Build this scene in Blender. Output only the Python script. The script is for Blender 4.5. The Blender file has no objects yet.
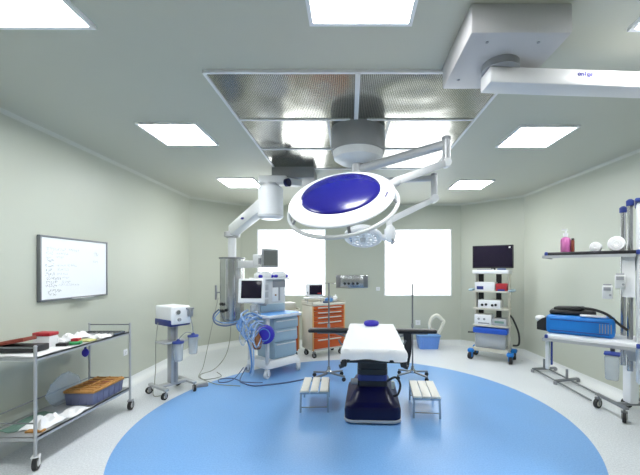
import bpy, bmesh, math, random
from mathutils import Vector, Matrix
R = math.radians
random.seed(11)
scene = bpy.context.scene
col = scene.collection

# ------------------------------------------------------------------ materials
def mat(name, rgb, rough=0.5, metal=0.0, var=0.05, scale=25.0, bump=0.0, trans=0.0, alpha=1.0, coat=0.0, spec=0.5):
    m = bpy.data.materials.new(name); m.use_nodes = True
    nt = m.node_tree; N = nt.nodes; L = nt.links
    b = N['Principled BSDF']
    tc = N.new('ShaderNodeTexCoord'); nz = N.new('ShaderNodeTexNoise')
    nz.inputs['Scale'].default_value = scale; nz.inputs['Detail'].default_value = 4
    L.new(tc.outputs['Object'], nz.inputs['Vector'])
    mx = N.new('ShaderNodeMix'); mx.data_type = 'RGBA'
    mx.inputs[6].default_value = (*[max(0, c * (1 - var)) for c in rgb], 1)
    mx.inputs[7].default_value = (*[min(1, c * (1 + var)) for c in rgb], 1)
    L.new(nz.outputs['Fac'], mx.inputs[0]); L.new(mx.outputs[2], b.inputs['Base Color'])
    b.inputs['Roughness'].default_value = rough; b.inputs['Metallic'].default_value = metal
    b.inputs['Specular IOR Level'].default_value = spec
    if trans: b.inputs['Transmission Weight'].default_value = trans
    if alpha < 1: b.inputs['Alpha'].default_value = alpha
    if coat: b.inputs['Coat Weight'].default_value = coat
    if bump:
        bp = N.new('ShaderNodeBump'); bp.inputs['Strength'].default_value = bump; bp.inputs['Distance'].default_value = 0.01
        L.new(nz.outputs['Fac'], bp.inputs['Height']); L.new(bp.outputs['Normal'], b.inputs['Normal'])
    return m

def emit(name, rgb, strength):
    m = bpy.data.materials.new(name); m.use_nodes = True
    nt = m.node_tree; b = nt.nodes['Principled BSDF']
    b.inputs['Base Color'].default_value = (0.9, 0.9, 0.9, 1); b.inputs['Roughness'].default_value = 0.4
    b.inputs['Emission Color'].default_value = (*rgb, 1); b.inputs['Emission Strength'].default_value = strength
    return m

def mnode(nt, op, a, b=None):
    n = nt.nodes.new('ShaderNodeMath'); n.operation = op
    for i, x in enumerate((a, b)):
        if x is None: continue
        if isinstance(x, (int, float)): n.inputs[i].default_value = x
        else: nt.links.new(x, n.inputs[i])
    return n.outputs[0]

CIRC = (0.05, 4.12); CR = 2.44
def floor_material():
    m = mat('floor_vinyl', (0.62, 0.63, 0.62), 0.32, var=0.0)
    nt = m.node_tree; N = nt.nodes; L = nt.links; b = N['Principled BSDF']
    tc = [n for n in N if n.type == 'TEX_COORD'][0]
    sx = N.new('ShaderNodeSeparateXYZ'); L.new(tc.outputs['Object'], sx.inputs[0])
    dx = mnode(nt, 'SUBTRACT', sx.outputs[0], CIRC[0]); dy = mnode(nt, 'SUBTRACT', sx.outputs[1], CIRC[1])
    d = mnode(nt, 'SQRT', mnode(nt, 'ADD', mnode(nt, 'MULTIPLY', dx, dx), mnode(nt, 'MULTIPLY', dy, dy)))
    inside = mnode(nt, 'LESS_THAN', d, CR)
    n1 = N.new('ShaderNodeTexNoise'); n1.inputs['Scale'].default_value = 70; n1.inputs['Detail'].default_value = 6
    n2 = N.new('ShaderNodeTexNoise'); n2.inputs['Scale'].default_value = 1.3; n2.inputs['Detail'].default_value = 3
    for n in (n1, n2): L.new(tc.outputs['Object'], n.inputs['Vector'])
    r1 = N.new('ShaderNodeValToRGB'); r1.color_ramp.elements[0].position = 0.35; r1.color_ramp.elements[1].position = 0.65
    r1.color_ramp.elements[0].color = (0.66, 0.685, 0.72, 1); r1.color_ramp.elements[1].color = (0.83, 0.86, 0.895, 1)
    r2 = N.new('ShaderNodeValToRGB'); r2.color_ramp.elements[0].position = 0.35; r2.color_ramp.elements[1].position = 0.65
    r2.color_ramp.elements[0].color = (0.17, 0.375, 0.74, 1); r2.color_ramp.elements[1].color = (0.225, 0.455, 0.82, 1)
    L.new(n1.outputs['Fac'], r1.inputs[0]); L.new(n1.outputs['Fac'], r2.inputs[0])
    mx = N.new('ShaderNodeMix'); mx.data_type = 'RGBA'
    L.new(inside, mx.inputs[0]); L.new(r1.outputs[0], mx.inputs[6]); L.new(r2.outputs[0], mx.inputs[7])
    mx2 = N.new('ShaderNodeMix'); mx2.data_type = 'RGBA'; mx2.blend_type = 'MULTIPLY'
    mx2.inputs[0].default_value = 0.16
    L.new(mx.outputs[2], mx2.inputs[6]); L.new(n2.outputs['Fac'], mx2.inputs[7])
    L.new(mx2.outputs[2], b.inputs['Base Color'])
    rr = N.new('ShaderNodeMapRange'); rr.inputs[3].default_value = 0.22; rr.inputs[4].default_value = 0.42
    L.new(n2.outputs['Fac'], rr.inputs[0]); L.new(rr.outputs[0], b.inputs['Roughness'])
    return m

def perforated_material(name, pitch=0.030, dark=0.12):
    m = mat(name, (0.74, 0.74, 0.70), 0.17, metal=1.0, var=0.0)
    nt = m.node_tree; N = nt.nodes; L = nt.links; b = N['Principled BSDF']
    tc = [n for n in N if n.type == 'TEX_COORD'][0]
    sx = N.new('ShaderNodeSeparateXYZ'); L.new(tc.outputs['Object'], sx.inputs[0])
    k = 2 * math.pi / pitch
    u = mnode(nt, 'SINE', mnode(nt, 'MULTIPLY', sx.outputs[0], k)); v = mnode(nt, 'SINE', mnode(nt, 'MULTIPLY', sx.outputs[1], k))
    h = mnode(nt, 'GREATER_THAN', mnode(nt, 'ABSOLUTE', mnode(nt, 'MULTIPLY', u, v)), 0.5)
    mx = N.new('ShaderNodeMix'); mx.data_type = 'RGBA'
    mx.inputs[6].default_value = (0.66, 0.66, 0.61, 1); mx.inputs[7].default_value = (dark, dark, dark, 1)
    L.new(h, mx.inputs[0]); L.new(mx.outputs[2], b.inputs['Base Color'])
    nz = [n for n in N if n.type == 'TEX_NOISE'][0]; nz.inputs['Scale'].default_value = 2.2; nz.inputs['Detail'].default_value = 1
    bp = N.new('ShaderNodeBump'); bp.inputs['Strength'].default_value = 0.25; bp.inputs['Distance'].default_value = 0.05
    L.new(nz.outputs['Fac'], bp.inputs['Height']); L.new(bp.outputs['Normal'], b.inputs['Normal'])
    return m

M = dict(
    wall=mat('wall_paint', (0.505, 0.53, 0.455), 0.42, var=0.025, scale=1.2),
    ceil=mat('ceiling_paint', (0.50, 0.51, 0.44), 0.55, var=0.02, scale=1.0),
    trim=mat('cove_trim', (0.58, 0.60, 0.54), 0.4, var=0.02),
    floor=floor_material(),
    cove=mat('floor_cove', (0.76, 0.78, 0.78), 0.35, var=0.08, scale=70),
    light=emit('light_diffuser', (0.965, 0.99, 1.0), 15.0),
    daylight=emit('bright_window', (0.97, 1.0, 1.0), 1.5),
    white=mat('white_enamel', (0.82, 0.83, 0.85), 0.3, var=0.02),
    offwhite=mat('offwhite_plastic', (0.66, 0.67, 0.68), 0.4, var=0.03),
    boxgrey=mat('warm_grey_enamel', (0.52, 0.51, 0.52), 0.4, var=0.02),
    armwhite=mat('arm_enamel', (0.70, 0.70, 0.71), 0.35, var=0.02),
    beige=mat('beige_enamel', (0.62, 0.60, 0.52), 0.4, var=0.03),
    cream=mat('cream_planks', (0.82, 0.80, 0.74), 0.45, var=0.05),
    steel=mat('brushed_steel', (0.50, 0.51, 0.52), 0.25, metal=1.0, var=0.08, scale=40),
    dsteel=mat('dull_steel', (0.26, 0.27, 0.29), 0.38, metal=0.85, var=0.1),
    chrome=mat('chrome', (0.80, 0.81, 0.83), 0.12, metal=1.0, var=0.03),
    alu=mat('grey_aluminium', (0.48, 0.49, 0.51), 0.4, metal=0.35, var=0.05),
    greypl=mat('grey_plastic', (0.30, 0.31, 0.33), 0.45, var=0.06),
    midgrey=mat('mid_grey_paint', (0.25, 0.255, 0.26), 0.45, var=0.04),
    black=mat('black_plastic', (0.016, 0.016, 0.019), 0.4, var=0.2),
    blackpad=mat('black_vinyl', (0.012, 0.012, 0.015), 0.5, var=0.2, bump=0.1),
    rubber=mat('black_rubber', (0.02, 0.02, 0.022), 0.6, var=0.2),
    screen=mat('dark_screen', (0.012, 0.008, 0.022), 0.22, var=0.2, spec=0.3),
    greyscreen=mat('grey_screen', (0.16, 0.17, 0.16), 0.25, var=0.1),
    navy=mat('navy_shell', (0.002, 0.003, 0.040), 0.3, var=0.15, spec=0.3),
    bglass=mat('blue_dome_glass', (0.010, 0.008, 0.16), 0.23, var=0.1),
    blue=mat('blue_plastic', (0.02, 0.10, 0.55), 0.4, var=0.08),
    brightblue=mat('bright_blue_case', (0.006, 0.19, 0.62), 0.4, var=0.06),
    royal=mat('royal_blue_cloth', (0.03, 0.02, 0.42), 0.6, var=0.1),
    bumper=mat('blue_bumper', (0.025, 0.05, 0.26), 0.5, var=0.1),
    darkblue=mat('dark_blue_panel', (0.02, 0.035, 0.20), 0.4, var=0.1),
    paleblue=mat('pale_blue_enamel', (0.34, 0.46, 0.55), 0.4, var=0.03),
    skyblue=mat('sky_blue_mat', (0.13, 0.36, 0.78), 0.5, var=0.1),
    hoseblue=mat('blue_hose', (0.12, 0.27, 0.58), 0.4, var=0.12),
    lightblue=mat('light_blue_hose', (0.33, 0.47, 0.72), 0.4, var=0.1),
    binblue=mat('blue_bin', (0.13, 0.29, 0.72), 0.45, var=0.08),
    orange=mat('orange_enamel', (0.54, 0.085, 0.007), 0.4, var=0.06),
    orangetrim=mat('pale_orange_edge', (0.66, 0.34, 0.12), 0.45, var=0.06),
    tan=mat('tan_wicker', (0.44, 0.22, 0.06), 0.7, var=0.35, scale=60, bump=0.5),
    brownred=mat('brown_red_cover', (0.22, 0.035, 0.02), 0.5, var=0.15),
    brownbag=mat('brown_rubber_bag', (0.25, 0.09, 0.03), 0.5, var=0.15),
    red=mat('red_plastic', (0.42, 0.02, 0.03), 0.45, var=0.1),
    green=mat('green_packet', (0.04, 0.30, 0.10), 0.5, var=0.1),
    greentray=mat('grey_green_cloth', (0.18, 0.30, 0.25), 0.8, var=0.1),
    yellow=mat('pale_yellow_packet', (0.62, 0.60, 0.25), 0.6, var=0.1),
    cloth=mat('white_cloth', (0.88, 0.88, 0.90), 0.85, var=0.03, scale=40, bump=0.12),
    paper=mat('white_paper', (0.84, 0.84, 0.85), 0.8, var=0.04),
    crate=mat('blue_grey_crate', (0.15, 0.165, 0.28), 0.4, var=0.12),
    bag=mat('clear_blue_plastic', (0.50, 0.62, 0.80), 0.18, var=0.1, alpha=0.34),
    clear=mat('clear_plastic', (0.55, 0.60, 0.66), 0.12, var=0.05, alpha=0.45),
    pink=mat('pink_liquid', (0.62, 0.17, 0.44), 0.3, var=0.05),
    whiteboard=mat('whiteboard_sheet', (0.86, 0.89, 0.93), 0.3, var=0.01),
    ink=mat('grey_ink', (0.34, 0.36, 0.37), 0.7, var=0.2),
    paleink=mat('pale_grey_ink', (0.62, 0.65, 0.67), 0.7, var=0.1),
    logo=mat('blue_lettering', (0.06, 0.05, 0.36), 0.5, var=0.05),
    palelogo=mat('pale_lettering', (0.16, 0.15, 0.30), 0.5, var=0.05),
    cable=mat('grey_cable', (0.33, 0.34, 0.30), 0.5, var=0.1),
    bluecable=mat('blue_grey_cable', (0.10, 0.14, 0.26), 0.5, var=0.1),
    ivory=mat('ivory_hose', (0.74, 0.74, 0.66), 0.5, var=0.04),
    perf=perforated_material('perforated_steel_ceiling'),
)

# ------------------------------------------------------------------ mesh builder
class MB:
    def __init__(s, M=None):
        s.v = []; s.f = []; s.mi = []; s.mats = []; s.cur = 0; s.M = M or Matrix()
    def use(s, m):
        if m not in s.mats: s.mats.append(m)
        s.cur = s.mats.index(m); return s
    def add(s, verts, faces, M=None):
        o = len(s.v); T = s.M @ M if M is not None else s.M
        s.v += [T @ Vector(p) for p in verts]
        s.f += [tuple(i + o for i in f) for f in faces]; s.mi += [s.cur] * len(faces); return s
    def bm(s, bm, M=None):
        bm.verts.ensure_lookup_table(); bm.verts.index_update()
        s.add([v.co.copy() for v in bm.verts], [[v.index for v in f.verts] for f in bm.faces], M); bm.free(); return s
    def box(s, c, size, rot=(0, 0, 0), bev=0.0, seg=2, taper=None):
        bm = bmesh.new(); bmesh.ops.create_cube(bm, size=1.0)
        for v in bm.verts:
            k = taper if (taper and v.co.z > 0) else 1.0
            v.co = Vector((v.co.x * size[0] * k, v.co.y * size[1] * k, v.co.z * size[2]))
        if bev:
            bmesh.ops.bevel(bm, geom=list(bm.edges), offset=min(bev, min(size) * 0.49), segments=seg, profile=0.5, affect='EDGES')
        Mx = Matrix.Translation(c) @ Matrix.Rotation(rot[2], 4, 'Z') @ Matrix.Rotation(rot[1], 4, 'Y') @ Matrix.Rotation(rot[0], 4, 'X')
        return s.bm(bm, Mx)
    def span(s, a, b, bev=0.0, seg=2):
        return s.box([(a[i] + b[i]) / 2 for i in range(3)], [abs(b[i] - a[i]) for i in range(3)], bev=bev, seg=seg)
    def cyl(s, p0, p1, r, r2=None, seg=20):
        p0 = Vector(p0); p1 = Vector(p1); r2 = r if r2 is None else r2
        d = p1 - p0; q = d.to_track_quat('Z', 'Y').to_matrix().to_4x4(); Mx = Matrix.Translation(p0) @ q; h = d.length
        vs = [(r * math.cos(2 * math.pi * i / seg), r * math.sin(2 * math.pi * i / seg), 0) for i in range(seg)]
        vs += [(r2 * math.cos(2 * math.pi * i / seg), r2 * math.sin(2 * math.pi * i / seg), h) for i in range(seg)]
        fs = [(i, (i + 1) % seg, seg + (i + 1) % seg, seg + i) for i in range(seg)]
        fs += [tuple(range(seg - 1, -1, -1)), tuple(range(seg, 2 * seg))]
        return s.add(vs, fs, Mx)
    def beam(s, p0, p1, w, h, bev=0.0):
        p0 = Vector(p0); p1 = Vector(p1); d = p1 - p0
        x = d.normalized(); z = Vector((0, 0, 1))
        if abs(x.z) > 0.99: z = Vector((0, 1, 0))
        y = z.cross(x).normalized(); z = x.cross(y)
        Q = Matrix((x, y, z)).transposed().to_4x4(); Q.translation = (p0 + p1) / 2
        bm = bmesh.new(); bmesh.ops.create_cube(bm, size=1.0)
        for v in bm.verts: v.co = Vector((v.co.x * d.length, v.co.y * w, v.co.z * h))
        if bev: bmesh.ops.bevel(bm, geom=list(bm.edges), offset=bev, segments=2, profile=0.5, affect='EDGES')
        return s.bm(bm, Q)
    def lathe(s, prof, c=(0, 0, 0), seg=32, Mx=None):
        vs = []; fs = []; n = len(prof)
        for r, z in prof:
            vs += [(max(r, 1e-4) * math.cos(2 * math.pi * i / seg), max(r, 1e-4) * math.sin(2 * math.pi * i / seg), z) for i in range(seg)]
        up = 1 if prof[-1][1] >= prof[0][1] else -1
        for k in range(n - 1):
            for i in range(seg):
                j = (i + 1) % seg; a = (k * seg + i, k * seg + j, (k + 1) * seg + j, (k + 1) * seg + i)
                fs.append(a if up > 0 else a[::-1])
        lo = tuple(range(seg)); hi = tuple(range((n - 1) * seg, n * seg))
        fs += [lo[::-1], hi] if up > 0 else [lo, hi[::-1]]
        T = Matrix.Translation(c)
        return s.add(vs, fs, T @ Mx if Mx is not None else T)
    def ball(s, c, r, seg=16, rot=None):
        if isinstance(r, (int, float)): r = (r, r, r)
        bm = bmesh.new(); bmesh.ops.create_uvsphere(bm, u_segments=seg, v_segments=max(6, seg * 2 // 3), radius=1)
        Mx = Matrix.Translation(c) @ (rot or Matrix()) @ Matrix.Diagonal((*r, 1))
        return s.bm(bm, Mx)
    def tube(s, pts, r, seg=8, smooth=6, closed=False):
        P = [Vector(p) for p in pts]
        if smooth and len(P) > 2:
            Q = []; n = len(P)
            for i in range(n if closed else n - 1):
                p0 = P[(i - 1) % n] if (closed or i) else P[0]; p1 = P[i]; p2 = P[(i + 1) % n]
                p3 = P[(i + 2) % n] if (closed or i + 2 < n) else P[-1]
                for k in range(smooth):
                    t = k / smooth
                    Q.append(0.5 * (2 * p1 + (p2 - p0) * t + (2 * p0 - 5 * p1 + 4 * p2 - p3) * t * t + (3 * p1 - p0 - 3 * p2 + p3) * t ** 3))
            if not closed: Q.append(P[-1])
            P = Q
        n = len(P); vs = []; fs = []; nrm = None
        for i in range(n):
            a = P[(i - 1) % n] if (closed or i) else P[0]; b = P[(i + 1) % n] if (closed or i < n - 1) else P[-1]
            t = (b - a)
            t = t.normalized() if t.length > 1e-9 else Vector((0, 0, 1))
            if nrm is None: nrm = t.orthogonal().normalized()
            else:
                nrm = nrm - t * nrm.dot(t)
                nrm = nrm.normalized() if nrm.length > 1e-6 else t.orthogonal().normalized()
            bi = t.cross(nrm)
            vs += [P[i] + r * (math.cos(2 * math.pi * k / seg) * nrm + math.sin(2 * math.pi * k / seg) * bi) for k in range(seg)]
        for i in range(n if closed else n - 1):
            for k in range(seg):
                j = (k + 1) % seg; i2 = (i + 1) % n
                fs.append((i * seg + k, i * seg + j, i2 * seg + j, i2 * seg + k))
        if not closed: fs += [tuple(range(seg - 1, -1, -1)), tuple(range((n - 1) * seg, n * seg))]
        return s.add(vs, fs)
    def ring(s, R0, r, Mx=None, seg=48, k=10, a0=0.0, a1=360.0):
        full = abs(a1 - a0) >= 360
        n = seg if full else seg + 1
        pts = [(R0 * math.cos(R(a0 + (a1 - a0) * i / seg)), R0 * math.sin(R(a0 + (a1 - a0) * i / seg)), 0) for i in range(n)]
        sub = MB(); sub.tube(pts, r, k, smooth=0, closed=full)
        return s.add(sub.v, sub.f, Mx)
    def prism(s, poly, z0, z1, Mx=None):
        n = len(poly); vs = [(x, y, z0) for x, y in poly] + [(x, y, z1) for x, y in poly]
        fs = [tuple(range(n - 1, -1, -1)), tuple(range(n, 2 * n))] + [(i, (i + 1) % n, n + (i + 1) % n, n + i) for i in range(n)]
        return s.add(vs, fs, Mx)
    def sheet(s, fn, nu, nv, th=0.004):
        """closed cloth: fn(u, v) -> top point, thickness downward"""
        vs = []; fs = []
        for lay in (0, 1):
            for i in range(nu + 1):
                for j in range(nv + 1):
                    p = Vector(fn(i / nu, j / nv)); p.z -= th * lay; vs.append(p)
        W = nv + 1; O = (nu + 1) * W
        for i in range(nu):
            for j in range(nv):
                a = (i * W + j, (i + 1) * W + j, (i + 1) * W + j + 1, i * W + j + 1)
                fs.append(a); fs.append(tuple(O + q for q in a[::-1]))
        bd = [i * W for i in range(nu + 1)] + [nu * W + j for j in range(1, nv + 1)] + [i * W + nv for i in range(nu - 1, -1, -1)] + [j for j in range(nv - 1, 0, -1)]
        for a, b in zip(bd, bd[1:] + bd[:1]): fs.append((b, a, O + a, O + b))
        return s.add(vs, fs)
    def build(s, name, m=None, parent=None, world=False, smooth=35):
        me = bpy.data.meshes.new(name)
        vs = s.v; o = bpy.data.objects.new(name, me); col.objects.link(o)
        if parent is not None:
            root = parent
            while root.parent is not None: root = root.parent
            if world:
                inv = FR[root.name].inverted()
                vs = [inv @ v for v in vs]
            o.parent = parent
        else:
            lo = [min(v[i] for v in vs) for i in range(3)]; hi = [max(v[i] for v in vs) for i in range(3)]
            c = Vector(((lo[0] + hi[0]) / 2, (lo[1] + hi[1]) / 2, lo[2]))
            if ZERO.get('on'): c = Vector((0, 0, 0))
            vs = [v - c for v in vs]; o.location = c
            FR[o.name] = Matrix.Translation(c)
        me.from_pydata([tuple(v) for v in vs], [], s.f)
        mats = s.mats if s.mats else [m]
        if m is not None and s.mats and m not in s.mats: pass
        for q in mats: me.materials.append(q)
        me.polygons.foreach_set('material_index', s.mi if s.mats else [0] * len(s.f))
        me.validate()
        b = bmesh.new(); b.from_mesh(me); bmesh.ops.recalc_face_normals(b, faces=b.faces); b.to_mesh(me); b.free()
        if smooth:
            me.shade_smooth(); me.set_sharp_from_angle(angle=R(smooth))
        me.update()
        return o

FR = {}; ZERO = {}
def thing(name, label, cat, loc=(0, 0, 0), rotz=0.0, group=None):
    o = bpy.data.objects.new(name, None); col.objects.link(o); o.empty_display_size = 0.1
    o.location = loc; o.rotation_euler = (0, 0, rotz)
    FR[o.name] = Matrix.Translation(loc) @ Matrix.Rotation(rotz, 4, 'Z')
    o['label'] = label; o['category'] = cat
    if group: o['group'] = group
    return o
def tag(o, label, cat, group=None, kind=None):
    o['label'] = label; o['category'] = cat
    if group: o['group'] = group
    if kind: o['kind'] = kind
    return o
def plab(o, label): o['label'] = label; return o
def dup(root, loc, rotz=None, label=None):
    r = root.copy(); col.objects.link(r); r.location = loc
    if rotz is not None: r.rotation_euler = (0, 0, rotz)
    if label: r['label'] = label
    FR[r.name] = Matrix.Translation(loc) @ Matrix.Rotation(r.rotation_euler.z, 4, 'Z')
    def rec(a, b):
        for ch in list(a.children):
            c = ch.copy(); col.objects.link(c); c.parent = b; rec(ch, c)
    rec(root, r); return r
def struct(mb, name, m, smooth=35):
    ZERO['on'] = True; o = mb.build(name, m, smooth=smooth); ZERO.pop('on'); o['kind'] = 'structure'; return o
def caster(T, x, y, r=0.05, w=0.028, top=0.13, ang=0.0, fork=None, wheel=None, hub=None):
    """swivel caster in the thing's own frame: plate, fork, wheel"""
    fork = fork or M['dsteel']; wheel = wheel or M['rubber']; hub = hub or M['greypl']
    Mx = Matrix.Translation((x, y, 0)) @ Matrix.Rotation(ang, 4, 'Z')
    b = MB(Mx).use(fork)
    b.cyl((0, 0, top - 0.03), (0, 0, top), 0.012, seg=10)
    b.box((0.012, 0, top - 0.035), (0.05, w + 0.026, 0.014), bev=0.004)
    for sg in (-1, 1): b.box((0.018, sg * (w / 2 + 0.007), (top + r) / 2 - 0.02), (0.032, 0.006, top - r), bev=0.002)
    c = b.build('caster', None, T)
    q = MB(Mx).use(wheel)
    for (ra, hw, mm) in ((r, w / 2, wheel), (r * 0.55, w / 2 + 0.003, hub)):
        q.use(mm).cyl((0.02, -hw, r), (0.02, hw, r), ra, seg=20)
    q.build('wheel', None, c)
    return c

# ------------------------------------------------------------------ room
H = 3.2
PL = [(-3.20, -2.2), (-3.30, 7.1), (-2.50, 7.9), (2.53, 7.9), (3.50, 6.95), (3.875, -2.2)]
outer = [(-3.45, -2.4), (-3.45, 7.25), (-2.6, 8.1), (2.65, 8.1), (3.75, 7.05), (4.1, -2.4)]
struct(MB().prism(outer, -0.12, 0.0), 'floor', M['floor'], smooth=0)
struct(MB().prism(outer, H, H + 0.12), 'ceiling', M['ceil'], smooth=0)

def slab(p, q, z0, z1, t, mb):
    """wall slab whose room-side face runs p -> q"""
    d = Vector((q[0] - p[0], q[1] - p[1])).normalized(); n = Vector((-d.y, d.x)) * t
    return mb.prism([p, q, (q[0] + n.x, q[1] + n.y), (p[0] + n.x, p[1] + n.y)], z0, z1)
WN = {'wall_left': (0, 1), 'wall_corner_left': (1, 2), 'wall_corner_right': (3, 4), 'wall_right': (4, 5), 'wall_front': (5, 0)}
for n, (i, j) in WN.items():
    struct(slab(PL[i], PL[j], 0, H, 0.14, MB()), n, M['wall'], smooth=0)
WZ = (1.106, 2.636); WX = [(-2.12, -0.55), (0.78, 2.32)]
wb = MB()
xs = [-2.5, WX[0][0], WX[0][1], WX[1][0], WX[1][1], 2.53]
for a, b_, hole in ((0, 1, 0), (1, 2, 1), (2, 3, 0), (3, 4, 1), (4, 5, 0)):
    if not hole: wb.span((xs[a], 7.9, 0), (xs[b_], 8.04, H))
    else:
        wb.span((xs[a], 7.9, 0), (xs[b_], 8.04, WZ[0])); wb.span((xs[a], 7.9, WZ[1]), (xs[b_], 8.04, H))
struct(wb, 'wall_back', M['wall'], smooth=0)
for i, (a, b_) in enumerate(WX):
    f = MB(); t = 0.025
    f.span((a, 7.895, WZ[0]), (a + t, 8.03, WZ[1])); f.span((b_ - t, 7.895, WZ[0]), (b_, 8.03, WZ[1]))
    f.span((a + t, 7.895, WZ[0]), (b_ - t, 8.03, WZ[0] + t)); f.span((a + t, 7.895, WZ[1] - t), (b_ - t, 8.03, WZ[1]))
    fo = struct(f, 'window_%d' % (i + 1), M['white'], smooth=0)
    MB().span((a + t, 7.925, WZ[0] + t), (b_ - t, 7.935, WZ[1] - t)).build('window_pane', M['daylight'], fo)
# coved vinyl skirting and the cove along the ceiling
prof = [(0, 0)] + [(0.11 - 0.104 * math.sin(R(a)), 0.11 - 0.11 * math.cos(R(a))) for a in range(0, 91, 15)] + [(0, 0.11)]
cprof = [(0, 0)] + [(0.035 - 0.035 * math.sin(R(a)), -0.035 + 0.035 * math.cos(R(a))) for a in range(0, 91, 18)]
def extr(p, q, pr, z):
    p = Vector((*p, 0)); q = Vector((*q, 0)); d = (q - p).normalized(); n = Vector((d.y, -d.x, 0))
    k = len(pr); vs = [p + n * a + Vector((0, 0, z + b)) for a, b in pr] + [q + n * a + Vector((0, 0, z + b)) for a, b in pr]
    return MB().add(vs, [tuple(range(k)), tuple(range(2 * k - 1, k - 1, -1))] + [(i, (i + 1) % k, k + (i + 1) % k, k + i) for i in range(k)])
for i, n in enumerate(('left', 'corner_left', 'back', 'corner_right', 'right')):
    struct(extr(PL[i], PL[i + 1], prof, 0), 'baseboard_' + n, M['cove'], smooth=60)
    struct(extr(PL[i], PL[i + 1], cprof, H), 'trim_%d' % (i + 1), M['trim'], smooth=60)

# ------------------------------------------------------------------ ceiling lights
def ceiling_light(x, y, label):
    T = thing('ceiling_light', label, 'ceiling light', (x, y, H), 0, 'square ceiling light panels')
    f = MB().use(M['white']); a = 0.31; b = 0.285
    f.span((-a, -a, -0.022), (a, -b, 0)); f.span((-a, b, -0.022), (a, a, 0)); f.span((-a, -b, -0.022), (-b, b, 0)); f.span((b, -b, -0.022), (a, b, 0))
    f.build('frame', None, T, smooth=0)
    MB().span((-b, -b, -0.012), (b, b, -0.002)).build('diffuser', M['light'], T, smooth=0)
    return T
cl = ceiling_light(-1.87, 1.82, 'square glowing ceiling light panel, cut off by the upper left corner of the picture')
for x, y, lb in ((0.065, 1.79, 'square glowing ceiling light panel above the steel grille, at the middle of the top edge'),
                 (2.03, 1.84, 'square ceiling light panel just peeping in at the right edge beside the white ceiling box'),
                 (-1.87, 3.81, 'square glowing ceiling light panel left of the steel ceiling grille, above the whiteboard side'),
                 (2.07, 3.88, 'square glowing ceiling light panel below the long white pendant arm on the right'),
                 (-1.87, 5.92, 'far glowing ceiling light panel on the left, beside the white pendant joint'),
                 (2.10, 6.05, 'far glowing ceiling light panel on the right, above the monitor tower')):
    dup(cl, (x, y, H), label=lb)

# ------------------------------------------------------------------ laminar flow ceiling
T = thing('laminar_flow_ceiling', 'large rectangular polished perforated steel air grille set in the ceiling over the table', 'ceiling grille', (0.06, 3.84, H))
X0, XM, X1 = -1.10, 0.06, 1.23; Ys = [2.60, 3.42, 4.25, 5.08]; C0, C1 = -0.22, 0.39
f = MB().use(M['white']); z0, z1 = H - 0.022, H; w = 0.012
def rail(a, b): f.span((a[0], a[1], z0), (b[0], b[1], z1))
for y in Ys: rail((X0, y - w), (X1, y + w))
for x in (X0, X1): rail((x - w, Ys[0]), (x + w, Ys[3]))
rail((XM - 0.02, Ys[0]), (XM + 0.02, Ys[1])); rail((XM - w, Ys[2]), (XM + w, Ys[3]))
for x in (C0, C1): rail((x - w, Ys[1]), (x + w, Ys[2]))
f.build('frame', None, T, world=True, smooth=0)
for (a, b_, r) in ((X0, XM, 0), (XM, X1, 0), (X0, C0, 1), (C0, C1, 1), (C1, X1, 1), (X0, XM, 2), (XM, X1, 2)):
    MB().span((a + w, Ys[r] + w, H - 0.012), (b_ - w, Ys[r + 1] - w, H - 0.002)).build('grille_panel', M['perf'], T, world=True, smooth=0)

# ------------------------------------------------------------------ twin surgical lamp
T = thing('surgical_lamp', 'twin ceiling-mounted surgical lamp with a blue-topped large head and a small head', 'surgical lamp', (0.076, 3.5, H))
sx, sy = 0.085, 3.68
MB().lathe([(0.28, 2.945), (0.285, 2.96), (0.285, 3.187)], (sx, sy, 0), 48).build('mount_drum', M['midgrey'], T, world=True)
MB().lathe([(0.0, 2.82), (0.10, 2.82), (0.20, 2.838), (0.255, 2.875), (0.27, 2.945)], (sx, sy, 0), 48).build('drum_cover', M['offwhite'], T, world=True)
MB().cyl((sx, sy, 2.64), (sx, sy, 2.825), 0.068, seg=28).build('stem', M['alu'], T, world=True)
E1 = Vector((0.83, 2.98, 0)); E2 = Vector((0.875, 3.6, 0))
a = MB().use(M['alu']); a.cyl((sx, sy, 2.765), (E1.x, E1.y, 2.785), 0.046, 0.040); a.build('upper_arm', None, T, world=True)
a = MB().use(M['alu']); a.cyl((E1.x, E1.y, 2.59), (E1.x, E1.y, 2.835), 0.034); e = a.build('elbow', None, T, world=True)
MB().lathe([(0.038, 2.82), (0.038, 2.845), (0.02, 2.855), (0, 2.856)], (E1.x, E1.y, 0), 20).build('elbow_cap', M['greypl'], e, world=True)
LH = Vector((-0.063, 2.42, 2.218))
a = MB().use(M['white']); a.beam((E1.x - 0.01, E1.y, 2.62), (0.36, 2.66, 2.385), 0.055, 0.06, 0.012)
a.cyl((E1.x, E1.y - 0.04, 2.62), (E1.x, E1.y + 0.04, 2.62), 0.036); a.build('spring_arm', None, T, world=True)
a = MB().use(M['offwhite']); a.tube([(0.37, 2.665, 2.388), (0.31, 2.64, 2.345), (0.20, 2.59, 2.265), (0.08, 2.52, 2.205)], 0.035, 12); a.build('yoke', None, T, world=True)
HM = Matrix.Translation(LH) @ Matrix.Rotation(R(-12), 4, 'Y') @ Matrix.Rotation(R(39.5), 4, 'X')
h = MB(HM).use(M['white'])
h.lathe([(0.0, -0.040), (0.30, -0.040), (0.352, -0.034), (0.374, -0.020), (0.377, -0.008), (0.368, 0.002), (0.335, 0.014), (0.284, 0.026), (0.0, 0.028)], seg=64)
h = h.build('lamp_head', None, T, world=True)
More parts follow.
